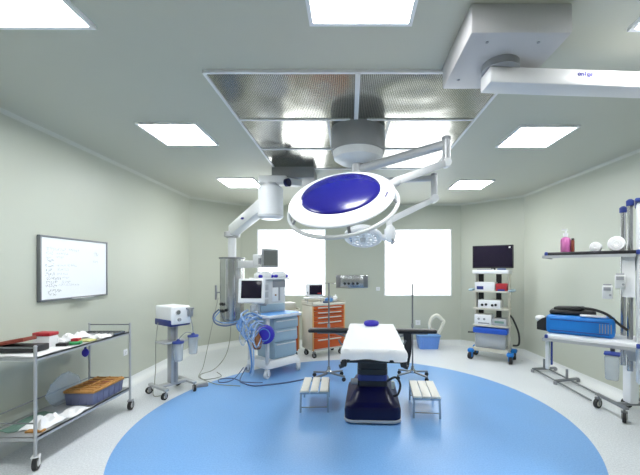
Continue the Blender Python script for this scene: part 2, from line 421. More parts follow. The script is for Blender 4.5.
g = MB(HM); g.lathe([(0.279, 0.020)] + [(0.281 * math.cos(R(a)) , 0.026 + 0.050 * math.sin(R(a)) ** 1.15) for a in range(0, 91, 6)], seg=64); g.build('top_cover', M['bglass'], h, world=True)
g = MB(HM).use(M['palelogo'])
for k in range(3):
    an = R(-30 + k * 4.2); g.box((0.33 * math.cos(an), 0.33 * math.sin(an), 0.0185), (0.012, 0.016, 0.003), (0, R(20), an))
g.build('marking', None, h, world=True)
HR = HM @ Matrix.Translation((0, 0, -0.075))
MB(HR).use(M['offwhite']).ring(0.392, 0.0145, seg=72).build('handle_rail', None, h, world=True)
for an in (-20, -90, -160, 150, 30):
    b = MB(HM).use(M['greypl']); ca, sa = math.cos(R(an)), math.sin(R(an))
    b.beam((0.355 * ca, 0.355 * sa, -0.032), (0.394 * ca, 0.394 * sa, -0.075), 0.022, 0.014, 0.003); b.build('rail_bracket', None, h, world=True)
# second, small head
a = MB().use(M['alu']); a.cyl((sx, sy, 2.63), (E2.x, E2.y, 2.655), 0.034, 0.030); a.build('upper_arm', None, T, world=True)
a = MB().use(M['alu']); a.cyl((E2.x, E2.y, 2.41), (E2.x, E2.y, 2.69), 0.032); e = a.build('elbow', None, T, world=True)
MB().lathe([(0.036, 2.68), (0.036, 2.70), (0.018, 2.71), (0, 2.711)], (E2.x, E2.y, 0), 20).build('elbow_cap', M['greypl'], e, world=True)
a = MB().use(M['white']); a.beam((E2.x, E2.y, 2.44), (0.39, 3.45, 2.19), 0.055, 0.06, 0.01)
a.cyl((E2.x, E2.y - 0.045, 2.44), (E2.x, E2.y + 0.045, 2.44), 0.042); a.build('spring_arm', None, T, world=True)
a = MB().use(M['white']); a.ball((0.40, 3.43, 2.06), (0.058, 0.05, 0.09), 20); a.cyl((0.395, 3.45, 2.10), (0.39, 3.45, 2.21), 0.03)
j = a.build('swivel_joint', None, T, world=True)
b = MB().use(M['greypl']); b.tube([(0.415, 3.39, 2.0), (0.43, 3.36, 1.975), (0.40, 3.34, 1.955)], 0.011, 8); b.build('handle', None, j, world=True)
H2 = Matrix.Translation((0.13, 3.42, 2.02)) @ Matrix.Rotation(R(4), 4, 'Y') @ Matrix.Rotation(R(-24), 4, 'X')
h2 = MB(H2).use(M['white'])
h2.lathe([(0.0, -0.012), (0.15, -0.012), (0.175, -0.02), (0.19, -0.005), (0.19, 0.02), (0.15, 0.06), (0.0, 0.085)], seg=48)
h2.cyl((0.17, 0, 0.02), (0.26, 0.01, 0.02), 0.03)
h2 = h2.build('lamp_head', None, T, world=True)
MB(H2).lathe([(0.0, -0.016), (0.148, -0.016), (0.148, -0.010)], seg=48).build('lens', M['white'], h2, world=True)
for rr, n in ((0.125, 16), (0.075, 8)):
    for k in range(n):
        an = 2 * math.pi * k / n
        MB(H2).cyl((rr * math.cos(an), rr * math.sin(an), -0.015), (rr * math.cos(an), rr * math.sin(an), -0.020), 0.014, seg=10).build('lamp_bulb', M['chrome'], h2, world=True)
MB(H2).lathe([(0.022, -0.06), (0.026, -0.05), (0.03, -0.015)], seg=16).build('centre_handle', M['offwhite'], h2, world=True)

# ------------------------------------------------------------------ right-hand ceiling pendant
PF = Matrix(((0.773, 0.634, 0, 1.612), (-0.634, 0.773, 0, 2.86), (0, 0, 1, 0), (0, 0, 0, 1)))   # x along the shelf front, y towards the wall
T = thing('equipment_pendant', 'white ceiling pendant on the right: ceiling box, long arm, steel column and two shelves', 'ceiling pendant', (0.965, 2.24, H))
b = MB().use(M['boxgrey']); b.span((0.68, 1.94, 3.03), (1.25, 2.55, H), 0.012); cb = b.build('ceiling_box', None, T, world=True)
for x, y in ((0.80, 2.02), (1.10, 2.02), (0.76, 2.42)): MB().cyl((x, y, 3.026), (x, y, 3.032), 0.009, seg=10).build('bolt', M['greypl'], cb, world=True)
MB().cyl((0.975, 2.245, 2.985), (0.975, 2.245, 3.035), 0.115, seg=36).build('swivel_ring', M['greypl'], T, world=True)  # darker grey puts the shadow under the box into the ring's colour
AM = Matrix.Translation((0.88, 2.255, 0)) @ Matrix.Rotation(R(3.6), 4, 'Z')
b = MB(AM).use(M['armwhite']); b.box((0.74, 0, 2.938), (1.48, 0.15, 0.104), bev=0.012); ar = b.build('arm', None, T, world=True)
lg = MB(AM).use(M['logo'])      # small blue lettering on the side of the arm
def glyph(kind, x, z):
    y = -0.0756; Q = Matrix.Translation((x, y, z)) @ Matrix.Rotation(R(90), 4, 'X')
    if kind == 'o': lg.ring(0.0075, 0.0038, Q, seg=20, k=6)
    if kind == 'l': lg.box((x, y, z + 0.004), (0.0075, 0.004, 0.027))
    if kind == 'n':
        lg.ring(0.0068, 0.0038, Q, seg=14, k=6, a0=0, a1=180); lg.box((x - 0.0068, y, z - 0.004), (0.007, 0.004, 0.014)); lg.box((x + 0.0068, y, z - 0.004), (0.007, 0.004, 0.014))
    if kind == 'g':
        lg.ring(0.0075, 0.0038, Q, seg=20, k=6); lg.box((x + 0.0078, y, z - 0.006), (0.007, 0.004, 0.025)); lg.box((x, y, z - 0.0165), (0.016, 0.004, 0.006))
    if kind == 'e': lg.ring(0.0075, 0.0038, Q, seg=18, k=6, a0=0, a1=310); lg.box((x, y, z), (0.016, 0.004, 0.005))
for i, k in enumerate('onlge'): glyph(k, 0.585 + i * 0.0205, 2.955)
lg.build('lettering', None, ar, world=True)
b = MB(PF).use(M['offwhite']); b.span((0.62, 0.05, 2.18), (0.90, 0.36, 2.885), 0.02); b.build('drop_tube', None, T, world=True)
c = MB(PF).use(M['offwhite']); c.span((0.58, 0.03, 0.86), (0.95, 0.40, 2.20), 0.03); c = c.build('column', None, T, world=True)
b = MB(PF).use(M['bumper']); b.span((0.572, 0.022, 2.195), (0.958, 0.408, 2.225), 0.012); b.build('edge_cap', None, c, world=True)
for k, xx in enumerate((0.65, 0.74, 0.83)):
    b = MB(PF).use(M['dsteel']); b.span((xx - 0.012, 0.018, 0.92), (xx + 0.012, 0.034, 2.12)); b.build('channel', None, c, world=True)
for xx, yy, zt in ((0.50, 0.385, 2.19), (0.545, 0.21, 2.215)):
    b = MB(PF).use(M['steel']); b.cyl((xx, yy, 0.92), (xx, yy, zt), 0.019, seg=16); p = b.build('post', None, T, world=True)
    MB(PF).use(M['bumper']).lathe([(0.025, zt - 0.02), (0.026, zt + 0.02), (0.012, zt + 0.032), (0, zt + 0.033)], (xx, yy, 0), 16).build('post_cap', None, p, world=True)
def pendant_shelf(z, mm):
    s = MB(PF).use(mm); s.span((0.0, 0.0, z - 0.03), (0.60, 0.42, z), 0.006); s = s.build('shelf', None, T, world=True)
    b = MB(PF).use(M['alu']); b.span((-0.02, -0.012, z - 0.048), (0.58, -0.002, z - 0.026)); b.span((-0.02, -0.012, z - 0.048), (-0.01, 0.40, z - 0.03)); b.build('side_rail', None, s, world=True)
    for xx in (0.0, 0.585):
        b = MB(PF).use(M['bumper']); b.box((xx + 0.008, 0.006, z - 0.014), (0.026, 0.026, 0.034), bev=0.008); b.build('corner_bumper', None, s, world=True)
    b = MB(PF).use(M['alu']); b.add([PF.inverted() @ (PF @ Vector(p)) for p in ((0.50, 0.12, z - 0.03), (0.60, 0.12, z - 0.03), (0.60, 0.12, z - 0.15), (0.54, 0.12, z - 0.15), (0.50, 0.30, z - 0.03), (0.60, 0.30, z - 0.03), (0.60, 0.30, z - 0.15), (0.54, 0.30, z - 0.15))],
          [(0, 1, 2, 3), (7, 6, 5, 4), (0, 4, 5, 1), (1, 5, 6, 2), (2, 6, 7, 3), (3, 7, 4, 0)]); b.build('shelf_bracket', None, s, world=True)
    return s
ZU, ZL = 1.845, 1.165
su = pendant_shelf(ZU, M['black']); sl = pendant_shelf(ZL, M['white'])
b = MB(PF).use(M['white']); b.span((-0.005, 0.03, ZL - 0.29), (0.026, 0.07, ZL - 0.028), 0.008); hd = b.build('pull_handle', None, sl, world=True)
MB(PF).use(M['bumper']).span((0.034, 0.035, ZL - 0.25), (0.048, 0.06, ZL - 0.04), 0.004).build('handle_grip', None, hd, world=True)
b = MB(PF).use(M['white']); b.span((0.50, 0.03, 1.50), (0.575, 0.045, 1.80)); b.build('back_plate', None, T, world=True)
# things on the pendant
t = thing('soap_bottle', 'pump bottle of pink liquid standing on the upper shelf of the right pendant', 'bottle', PF @ Vector((0.128, 0.14, ZU)))
MB().lathe([(0.0, 0.0), (0.035, 0.0), (0.039, 0.006), (0.039, 0.105), (0.028, 0.122), (0.013, 0.127), (0.013, 0.134)], seg=24).build('bottle_body', M['pink'], t)
b = MB().use(M['white']); b.cyl((0, 0, 0.130), (0, 0, 0.160), 0.018); b.cyl((0, 0, 0.16), (0, 0, 0.185), 0.006); b.box((-0.008, 0, 0.19), (0.045, 0.016, 0.012), bev=0.004); b.build('pump', None, t)
b = MB(PF).use(M['brownred']); b.span((0.170, 0.11, ZU), (0.190, 0.15, ZU + 0.100), 0.004); b.use(M['black']).span((0.171, 0.108, ZU + 0.100), (0.189, 0.152, ZU + 0.116), 0.004)
tag(b.build('narrow_box'), 'narrow dark upright box touching the right side of the pink pump bottle', 'box')
def roll(x, y, R0, w, label):
    t = thing('bandage_roll', label, 'bandage roll', PF @ Vector((x, y, ZU)), R(-39), 'white rolls on the upper pendant shelf')
    b = MB().use(M['cloth']); Q = Matrix.Translation((0, 0, R0)) @ Matrix.Rotation(R(90), 4, 'X')
    b.lathe([(R0 * 0.25, -w / 2), (R0 * 0.9, -w / 2), (R0, -w / 2 + 0.008), (R0, w / 2 - 0.008), (R0 * 0.9, w / 2), (R0 * 0.25, w / 2)], (0, 0, 0), 28, Q); b.build('wrap', None, t)
    b = MB().use(M['paper']); b.ring(R0 * 0.55, 0.004, Q @ Matrix.Translation((0, 0, w / 2)), seg=24, k=6); b.ring(R0 * 0.32, 0.004, Q @ Matrix.Translation((0, 0, w / 2)), seg=24, k=6); b.build('loose_end', None, t)
roll(0.465, 0.13, 0.056, 0.11, 'larger white bandage roll on the upper pendant shelf, next to the posts')
roll(0.33, 0.20, 0.040, 0.13, 'smaller flatter white bandage roll on the upper pendant shelf, left of the larger roll')
# infusion pumps on the post
def pump(x, y, z, label):
    t = thing('infusion_pump', label, 'infusion pump', PF @ Vector((x, y, z)), R(-39), 'small pumps clamped under the upper pendant shelf')
    MB().box((0, 0, 0.05), (0.062, 0.07, 0.10), bev=0.008).build('housing', M['offwhite'], t)
    MB().box((0, -0.037, 0.075), (0.044, 0.006, 0.026)).build('display', M['greypl'], t)
    b = MB().use(M['greypl']); b.cyl((0.018, -0.042, 0.03), (0.018, -0.03, 0.03), 0.008, seg=12); b.build('knob', None, t)
    b = MB().use(M['greypl']); b.box((0, 0.0, 0.105), (0.05, 0.05, 0.012), bev=0.003); b.build('clip', None, t)
pump(0.49, 0.0, 1.565, 'grey-white infusion pump under the upper pendant shelf, the higher one by the post')
pump(0.415, -0.01, 1.485, 'grey-white infusion pump under the upper pendant shelf, the lower left one')
# blue device
t = thing('blue_device', 'bright blue elongated device case with a black end on the lower pendant shelf', 'medical device', PF @ Vector((0.20, 0.225, ZL)), R(-39))
def prof_ext(mb, pts, y0, y1):
    n = len(pts); mb.add([(x, y0, z) for x, z in pts] + [(x, y1, z) for x, z in pts], [tuple(range(n)), tuple(range(2 * n - 1, n - 1, -1))] + [(i, (i + 1) % n, n + (i + 1) % n, n + i) for i in range(n)])
b = MB().use(M['brightblue']); b.box((0.02, 0, 0.078), (0.47, 0.24, 0.155), bev=0.03, seg=4); bd = b.build('case', None, t)
b = MB().use(M['bumper']); b.box((0.02, -0.1215, 0.03), (0.40, 0.004, 0.006)); b.box((0.02, -0.1215, 0.12), (0.40, 0.004, 0.006)); b.build('panel_seam', None, bd)
b = MB().use(M['black']); prof_ext(b, [(-0.20, 0.012), (-0.20, 0.135), (-0.245, 0.12), (-0.285, 0.085), (-0.285, 0.02)], -0.10, 0.10); b.build('end_cap', None, t)
b = MB().use(M['offwhite']); b.ball((-0.27, -0.03, 0.112), (0.042, 0.06, 0.026), 16); b.build('end_knob', None, t)
b = MB().use(M['greypl'])
for k in range(5): b.box((0.16 + k * 0.018, -0.1215, 0.075), (0.006, 0.004, 0.07))
b.use(M['brightblue']); b.build('vent_slots', None, bd)
b = MB(Matrix.Translation(PF @ Vector((0.175, 0.235, ZL + 0.157))) @ Matrix.Rotation(R(-39), 4, 'Z')).use(M['blackpad'])
b.box((-0.01, 0.0, 0.02), (0.33, 0.16, 0.038), (0, 0, R(4)), bev=0.016, seg=3); b.box((-0.035, 0.01, 0.05), (0.21, 0.13, 0.035), (0, R(-3), R(-6)), bev=0.014, seg=3)
b = b.build('coiled_pad', None); tag(b, 'flat black coiled pad with a hose lying on top of the blue device', 'pad')
h = MB(PF).use(M['rubber']); h.tube([(0.20, 0.22, ZL + 0.215), (0.30, 0.20, ZL + 0.215), (0.40, 0.17, ZL + 0.185), (0.475, 0.15, ZL + 0.12), (0.53, 0.16, ZL + 0.075)], 0.011, 8); h.build('hose', None, b, world=True)
h = MB(PF).use(M['paper']); h.tube([(0.23, 0.125, ZL + 0.166), (0.31, 0.125, ZL + 0.167), (0.40, 0.145, ZL + 0.166)], 0.010, 8)
tag(h.build('plastic_tube'), 'short pale plastic tube on the right end of the blue device', 'tube')
# jar under the lower shelf
t = thing('suction_jar', 'clear square suction jar with a blue rim hanging below the lower pendant shelf', 'jar', PF @ Vector((0.445, -0.07, 0.90)), R(-39))
MB().box((0, 0, 0.09), (0.082, 0.085, 0.18), bev=0.015, taper=1.1).build('jar_body', M['clear'], t)
MB().box((0, 0, 0.19), (0.096, 0.100, 0.016), bev=0.006).build('jar_lid', M['bumper'], t)
b = MB().use(M['dsteel']); b.box((0.0, 0.068, 0.18), (0.03, 0.07, 0.02)); b.box((0.0, 0.105, 0.215), (0.03, 0.012, 0.10)); b.build('hanger', None, t)

# ------------------------------------------------------------------ left ceiling pendant
T = thing('gas_pendant', 'ceiling pendant on the left with a white drum joint and a hanging stainless steel column', 'ceiling pendant', (-0.87, 5.2, H))
b = MB().use(M['midgrey']); b.span((-1.13, 4.98, 3.03), (-0.52, 5.50, H), 0.01); b.build('ceiling_box', None, T, world=True)
PJ = (-1.13, 4.93)
b = MB().use(M['white']); b.lathe([(0.0, 2.42), (0.13, 2.42), (0.172, 2.45), (0.178, 2.48), (0.172, 2.86), (0.15, 2.885), (0.0, 2.885)], (*PJ, 0), 36); b.build('drum_joint', None, T, world=True)
MB().use(M['offwhite']).ring(0.176, 0.008, Matrix.Translation((*PJ, 2.47)), k=8).build('drum_band', None, T, world=True)
b = MB().use(M['alu']); b.cyl((*PJ, 2.88), (*PJ, 2.93), 0.115, seg=28); b.use(M['offwhite']); b.box((PJ[0] + 0.04, PJ[1] + 0.02, 2.975), (0.40, 0.2, 0.12), bev=0.03); b.beam((PJ[0] + 0.2, PJ[1] + 0.05, 2.975), (-0.75, 5.15, 2.985), 0.13, 0.10, 0.02)
ta = b.build('upper_arm', None, T, world=True)
b = MB().use(M['navy']); b.cyl((PJ[0] + 0.23, PJ[1] - 0.05, 2.93), (PJ[0] + 0.27, PJ[1] - 0.075, 2.93), 0.058, seg=24); b.build('brake_cap', None, ta, world=True)
PC = (-2.13, 6.25)
b = MB().use(M['white']); b.beam((-1.20, 5.02, 2.68), (PC[0] + 0.02, PC[1] - 0.02, 2.40), 0.17, 0.20, 0.03); da = b.build('lower_arm', None, T, world=True)
MB().use(M['logo']).box((-1.72, 5.555, 2.528), (0.05, 0.06, 0.02), (0, R(12), R(128)), 0.004).build('marking', None, da, world=True)
MB().use(M['alu']).lathe([(0.10, 2.28), (0.14, 2.30), (0.14, 2.38), (0.10, 2.40)], (*PC, 0), 28).build('collar', None, T, world=True)
MB().use(M['white']).cyl((*PC, 1.93), (*PC, 2.30), 0.072, seg=24).build('drop_tube', None, T, world=True)
c = MB().use(M['steel']).lathe([(0.0, 0.72), (0.17, 0.72), (0.205, 0.76), (0.21, 0.80), (0.21, 1.90), (0.0, 1.90)], (*PC, 0), 40).build('column', None, T, world=True)
MB().use(M['dsteel']).lathe([(0.225, 1.895), (0.228, 1.925), (0.0, 1.93)], (*PC, 0), 40).build('top_plate', None, c, world=True)
for an in (-60, -100, -140):
    x, y = PC[0] + 0.208 * math.cos(R(an)), PC[1] + 0.208 * math.sin(R(an))
    MB().use(M['chrome']).box((x, y, 1.35), (0.012, 0.012, 1.02), (0, 0, R(an))).build('column_trim', None, c, world=True)
for k, (an, z) in enumerate(((-128, 0.98), (-128, 1.10), (-112, 0.98), (-112, 1.10), (-96, 1.0))):
    ca, sa = math.cos(R(an)), math.sin(R(an)); b = MB().use(M['black'])
    b.cyl((PC[0] + 0.205 * ca, PC[1] + 0.205 * sa, z), (PC[0] + 0.235 * ca, PC[1] + 0.235 * sa, z), 0.026, seg=16); b.build('gas_outlet', None, c, world=True)
b = MB().use(M['greypl']); b.box((PC[0] - 0.26, PC[1] - 0.08, 1.30), (0.03, 0.05, 0.26), bev=0.008); b.box((PC[0] - 0.22, PC[1] - 0.07, 1.30), (0.08, 0.02, 0.02)); b.build('side_handle', None, c, world=True)
b = MB().use(M['bluecable']); b.tube([(PC[0] - 0.20, PC[1] - 0.09, 1.0), (PC[0] - 0.28, PC[1] - 0.14, 0.90), (PC[0] - 0.20, PC[1] - 0.26, 0.78), (PC[0] + 0.0, PC[1] - 0.30, 0.74), (PC[0] + 0.25, PC[1] - 0.26, 0.80), (PC[0] + 0.45, PC[1] - 0.35, 0.84)], 0.014, 8)
b.build('gas_hose', None, T, world=True)
b = MB().use(M['hoseblue']); b.tube([(PC[0] - 0.15, PC[1] - 0.17, 0.98), (PC[0] - 0.22, PC[1] - 0.24, 0.86), (PC[0] - 0.08, PC[1] - 0.32, 0.80), (PC[0] + 0.12, PC[1] - 0.31, 0.80), (PC[0] + 0.38, PC[1] - 0.38, 0.90)], 0.009, 8)
b.build('gas_hose', None, T, world=True)
b = MB().use(M['offwhite']); b.beam((PC[0] + 0.15, PC[1] - 0.08, 1.80), (-1.58, 6.05, 1.80), 0.13, 0.13, 0.015); b.box((-1.60, 6.03, 1.87), (0.14, 0.14, 0.20), (0, 0, R(-15)), 0.015); b.build('screen_arm', None, T, world=True)
SM = Matrix.Translation((-1.385, 5.98, 1.905)) @ Matrix.Rotation(R(38), 4, 'Z')
b = MB(SM).use(M['greypl']); b.box((0, 0, 0), (0.30, 0.05, 0.32), bev=0.01); b.box((-0.10, 0.06, -0.05), (0.14, 0.07, 0.10)); s = b.build('monitor', None, T, world=True)
MB(SM).use(M['greyscreen']).box((0, -0.026, 0), (0.245, 0.004, 0.255)).build('screen', None, s, world=True)
b = MB().use(M['cable']); b.tube([(PC[0] + 0.02, PC[1] - 0.12, 0.73), (-2.12, 6.1, 0.45), (-2.16, 5.98, 0.2), (-2.30, 5.85, 0.02), (-2.42, 5.6, 0.008), (-2.25, 5.35, 0.008), (-2.05, 5.5, 0.008), (-2.2, 5.72, 0.012)], 0.007, 6)
tag(b.build('power_cable'), 'thin grey cable dropping from the steel column and looping on the floor', 'cable')
b = MB().use(M['cable']); b.tube([(-2.36, 6.2, 1.2), (-2.42, 6.12, 0.8), (-2.46, 6.0, 0.4), (-2.5, 5.9, 0.06), (-2.48, 5.75, 0.008), (-2.38, 5.45, 0.012), (-2.15, 5.25, 0.008), (-1.95, 5.12, 0.008), (-1.6, 5.05, 0.008)], 0.006, 6)
tag(b.build('power_cable'), 'thin grey cable hanging left of the steel column and running onto the blue floor', 'cable')

# ------------------------------------------------------------------ whiteboard, wall fittings
d = (Vector(PL[1]) - Vector(PL[0])).normalized()
def wl(y): return PL[0][0] + (PL[1][0] - PL[0][0]) * (y - PL[0][1]) / (PL[1][1] - PL[0][1])
WY0, WY1 = 3.60, 4.62; wm = (WY0 + WY1) / 2; WW = WY1 - WY0; WZ0, WZ1 = 1.365, 2.07; WH = WZ1 - WZ0
BM = Matrix.Translation((wl(wm) + 0.002, wm, 0)) @ Matrix.Rotation(math.atan2(d.y, d.x), 4, 'Z')    # x along the wall, -y into the room
T = thing('whiteboard', 'wide whiteboard with grey metal frame and handwriting on the left wall', 'whiteboard', BM @ Vector((0, 0, WZ0)), math.atan2(d.y, d.x))
MB(BM).use(M['whiteboard']).box((0, -0.014, (WZ0 + WZ1) / 2), (WW - 0.03, 0.026, WH - 0.03)).build('board', None, T, world=True)
b = MB(BM).use(M['dsteel']); t = 0.020
for z in (WZ0 + t / 2, WZ1 - t / 2): b.box((0, -0.018, z), (WW, 0.036, t), bev=0.003)
for x in (-WW / 2 + t / 2, WW / 2 - t / 2): b.box((x, -0.018, (WZ0 + WZ1) / 2), (t, 0.036, WH), bev=0.003)
b.build('frame', None, T, world=True)
rnd = random.Random(5)
def scrawl(mb, x0, x1, z, hgt):
    x = x0
    while x < x1:
        w = rnd.uniform(0.012, 0.03)
        for k in range(3):
            mb.box((x + w * rnd.random(), -0.0272, z + hgt * (rnd.random() - 0.5)), (w * rnd.uniform(0.4, 0.9), 0.001, 0.004), (0, rnd.uniform(-1.4, 1.4), 0))
        x += w + rnd.choice((0.004, 0.004, 0.008))
def bx(px): return -WW / 2 + 0.03 + px * (WW - 0.06)
def bz(v): return WZ1 - 0.03 - v * (WH - 0.06)
for v, a, e, c_, f_ in ((0.17, .05, .32, .36, .52), (0.245, .05, .12, .2, .36), (0.31, .05, .12, .2, .3), (0.37, .06, .15, 0, 0), (0.445, .05, .15, .2, .47), (0.52, .05, .14, .2, .36), (0.595, .05, .17, .2, .35), (0.665, .05, .24, .27, .36), (0.735, .05, .2, .26, .37), (0.79, .05, .18, .22, .52), (0.88, .08, .24, 0, 0), (0.93, .08, .18, 0, 0)):
    b = MB(BM).use(M['ink' if v > 0.33 else 'paleink']); scrawl(b, bx(a), bx(e), bz(v), 0.03)
    b.build('handwriting_line', None, T, world=True, smooth=0)
    if f_:
        b = MB(BM).use(M['paleink']); scrawl(b, bx(c_), bx(f_), bz(v), 0.02); b.build('handwriting_line', None, T, world=True, smooth=0)
for v, a, e in ((0.2, .78, .84), (0.25, .79, .85), (0.36, .77, .84)): 
    b = MB(BM).use(M['paleink']); scrawl(b, bx(a), bx(e), bz(v), 0.03); b.build('handwriting_line', None, T, world=True, smooth=0)
MB(BM).use(M['alu']).box((0.05, -0.06, WZ0 + 0.004), (0.30, 0.045, 0.010), bev=0.003).build('pen_ledge', None, T, world=True)

def socket(M4, name, label):
    t = MB(M4).use(M['white']); t.box((0, -0.006, 0), (0.088, 0.012, 0.088), bev=0.004)
    t.use(M['greypl'])
    for x, z in ((-0.012, 0.008), (0.012, 0.008), (0, -0.012)): t.box((x, -0.0125, z), (0.005, 0.003, 0.014))
    tag(t.build(name), label, 'socket')
socket(Matrix.Translation((wl(5.04), 5.04, 0.50)) @ Matrix.Rotation(math.atan2(d.y, d.x), 4, 'Z'), 'wall_socket', 'white wall socket low on the left wall behind the instrument trolley')
socket(Matrix.Translation((0.64, 7.9, 1.27)), 'wall_socket', 'small white wall socket beside the steel gas panel, left of the right window')
socket(Matrix.Translation((1.55, 7.9, 0.50)) @ Matrix.Scale(1.3, 4), 'wall_socket', 'white wall socket low on the back wall behind the blue bin')
T = thing('gas_outlet_station', 'stainless steel wall panel with a row of round outlets between the windows', 'wall panel', (0.045, 7.9, 1.295))
b = MB().use(M['steel']); b.box((0.045, 7.888, 1.44), (0.73, 0.024, 0.29), bev=0.006); p = b.build('plate', None, T, world=True)
for x in (-0.265, 0.355): MB().use(M['dsteel']).box((x, 7.874, 1.44), (0.10, 0.008, 0.27), bev=0.002).build('cover_strip', None, T, world=True)
for k, x in enumerate((-0.12, -0.03, 0.07, 0.17)):
    b = MB().use(M['black']); b.cyl((x, 7.862, 1.39), (x, 7.878, 1.39), 0.03, seg=18); b.build('outlet', None, T, world=True)

# ------------------------------------------------------------------ instrument trolley on the left
T = thing('instrument_trolley', 'two-tier steel instrument trolley loaded with supplies against the left wall', 'trolley', (-2.90, 3.56, 0))
XL, XR, YN, YF = -3.155, -2.665, 2.93, 4.19
for x, y in ((XR, YN), (XR, YF), (XL, YN), (XL, YF)):
    b = MB().use(M['alu']); b.cyl((x, y, 0.12), (x, y, 1.05), 0.0125, seg=14); b.ball((x, y, 1.05), 0.0145, 10); b.build('post', None, T, world=True)
def tray(z, lip):
    b = MB().use(M['alu']); b.span((XL, YN, z - 0.012), (XR, YF, z))
    for a_, c_ in (((XL, YN), (XL + 0.012, YF)), ((XR - 0.012, YN), (XR, YF)), ((XL, YN), (XR, YN + 0.012)), ((XL, YF - 0.012), (XR, YF))): b.span((*a_, z - lip), (*c_, z))
    return b.build('shelf', None, T, world=True)
tray(0.955, 0.03); tray(0.28, 0.035)
for z, pts in ((1.04, [(XR, YF), (XL, YF)]), (1.04, [(XL, YN), (XR, YN)]), (0.40, [(XR, YF), (XL, YF), (XL, YN), (XR, YN)])):
    b = MB().use(M['dsteel'])
    for p, q in zip(pts, pts[1:]): b.cyl((*p, z), (*q, z), 0.007, seg=8)
    b.build('guard_rail', None, T, world=True)
for x, y, an, wh in ((XR, YN, 115, 1), (XR, YF, 100, 0), (XL, YN, 80, 0), (XL, YF, 90, 0)):
    caster(T, x + 2.90, y - 3.56, 0.058, 0.032, 0.15, R(an), M['white'] if wh else M['greypl'], M['rubber'], M['offwhite'])
ZT, ZB = 0.9555, 0.2805
rnd = random.Random(3)
def crumple(x0, x1, y0, y1, z, amp, seed, th=0.004, droop=None):
    r = random.Random(seed); ph = [r.uniform(0, 6.3) for _ in range(6)]; kx = [r.uniform(3, 9) for _ in range(6)]
    def fn(u, v):
        e = min(u, 1 - u, v, 1 - v) * 6; e = min(1, e)
        w = sum(math.sin(kx[i] * u * 2 + ph[i]) * math.sin(kx[5 - i] * v * 2 + ph[i] * 1.7) for i in range(6)) / 6
        return (x0 + (x1 - x0) * u + 0.012 * math.sin(7 * v + ph[0]), y0 + (y1 - y0) * v + 0.012 * math.sin(6 * u + ph[1]), z + th + amp * (0.5 + w) * (0.25 + 0.75 * e))
    return MB().sheet(fn, 18, 18, th)
def cloth(nm, x0, x1, y0, y1, z, amp, seed, m, label, cat, group=None):
    o = crumple(x0, x1, y0, y1, z, amp, seed).build(nm, M[m]); tag(o, label, cat, group); return o
cloth('drape', -3.13, -2.682, 2.955, 3.36, ZT, 0.006, 1, 'paper', 'white paper drape spread over the near end of the upper trolley shelf', 'drape')
b = MB().use(M['black']); b.box((-2.96, 3.13, ZT + 0.040), (0.34, 0.16, 0.058), (0, 0, R(3)), 0.008); tag(b.build('instrument_case'), 'flat black case on the white drape at the near end of the trolley', 'case')
b = MB(Matrix.Translation((-3.02, 3.13, ZT + 0.103)) @ Matrix.Rotation(R(-10), 4, 'Y') @ Matrix.Rotation(R(4), 4, 'Z')).use(M['brownred']); b.box((0, 0, 0), (0.24, 0.15, 0.034), bev=0.006)
tag(b.build('folder'), 'dark red-brown folder lying tilted on the black case', 'folder')
t = thing('supply_box', 'white plastic box with a red lid on the upper trolley shelf', 'box', (-2.955, 3.36, ZT))
MB().box((0, 0, 0.055), (0.16, 0.10, 0.11), bev=0.008).build('box_body', M['white'], t)
b = MB().use(M['red']); b.box((0, 0, 0.126), (0.17, 0.11, 0.034), bev=0.008); b.build('lid', None, t)
b = MB().use(M['black']); b.box((-2.80, 3.37, ZT + 0.02), (0.09, 0.06, 0.03), (0, 0, R(12)), 0.005); tag(b.build('small_case'), 'small black case at the foot of the red-lidded box', 'case')
cloth('gauze', -3.08, -2.88, 3.62, 3.88, ZT, 0.08, 7, 'cloth', 'crumpled white gauze behind the red-lidded box on the upper shelf', 'gauze', None)
b = MB().use(M['green']); b.box((-2.76, 3.47, ZT + 0.012), (0.11, 0.07, 0.024), (0, 0, R(20)), 0.004); tag(b.build('packet'), 'green packet near the front edge of the upper trolley shelf', 'packet')
b = MB().use(M['yellow']); b.box((-2.76, 3.63, ZT + 0.008), (0.15, 0.10, 0.016), (0, 0, R(-10)), 0.004); tag(b.build('packet'), 'pale yellow packet behind the green one on the upper trolley shelf', 'packet')
b = MB().use(M['red']); b.box((-2.85, 3.60, ZT + 0.018), (0.07, 0.06, 0.034), (0, 0, R(8)), 0.005); tag(b.build('packet'), 'small red packet beside the yellow one on the upper trolley shelf', 'packet')
cloth('wrapper', -2.83, -2.67, 3.73, 3.90, ZT, 0.045, 12, 'paper', 'small crumpled white wrapper by the front edge of the upper shelf', 'wrapper')
t = thing('instrument_tray', 'shallow steel tray of instruments at the far end of the upper shelf', 'tray', (-2.88, 4.01, ZT))
b = MB().use(M['steel']); b.span((-0.21, -0.095, 0), (0.21, 0.095, 0.004))
for a_, c_ in (((-0.21, -0.095), (-0.204, 0.095)), ((0.204, -0.095), (0.21, 0.095)), ((-0.21, -0.095), (0.21, -0.089)), ((-0.21, 0.089), (0.21, 0.095))): b.span((*a_, 0), (*c_, 0.025))
b.build('tray_body', None, t)
for k in range(6):
    t2 = thing('forceps', 'steel forceps lying among the others in the instrument tray', 'forceps', (-2.88 - 0.16 + k * 0.062, 4.01, ZT + 0.006), R(rnd.uniform(-14, 14)), 'forceps in the instrument tray')
    b = MB().use(M['dsteel'])
    for s_ in (-1, 1):
        b.tube([(s_ * 0.012, -0.06, 0), (s_ * 0.006, -0.02, 0.002), (-s_ * 0.003, 0.03, 0.002), (0, 0.07, 0)], 0.003, 6, 4)
        b.ring(0.011, 0.003, Matrix.Translation((s_ * 0.014, -0.070, 0)), seg=14, k=6)
    b.build('shank', None, t2)
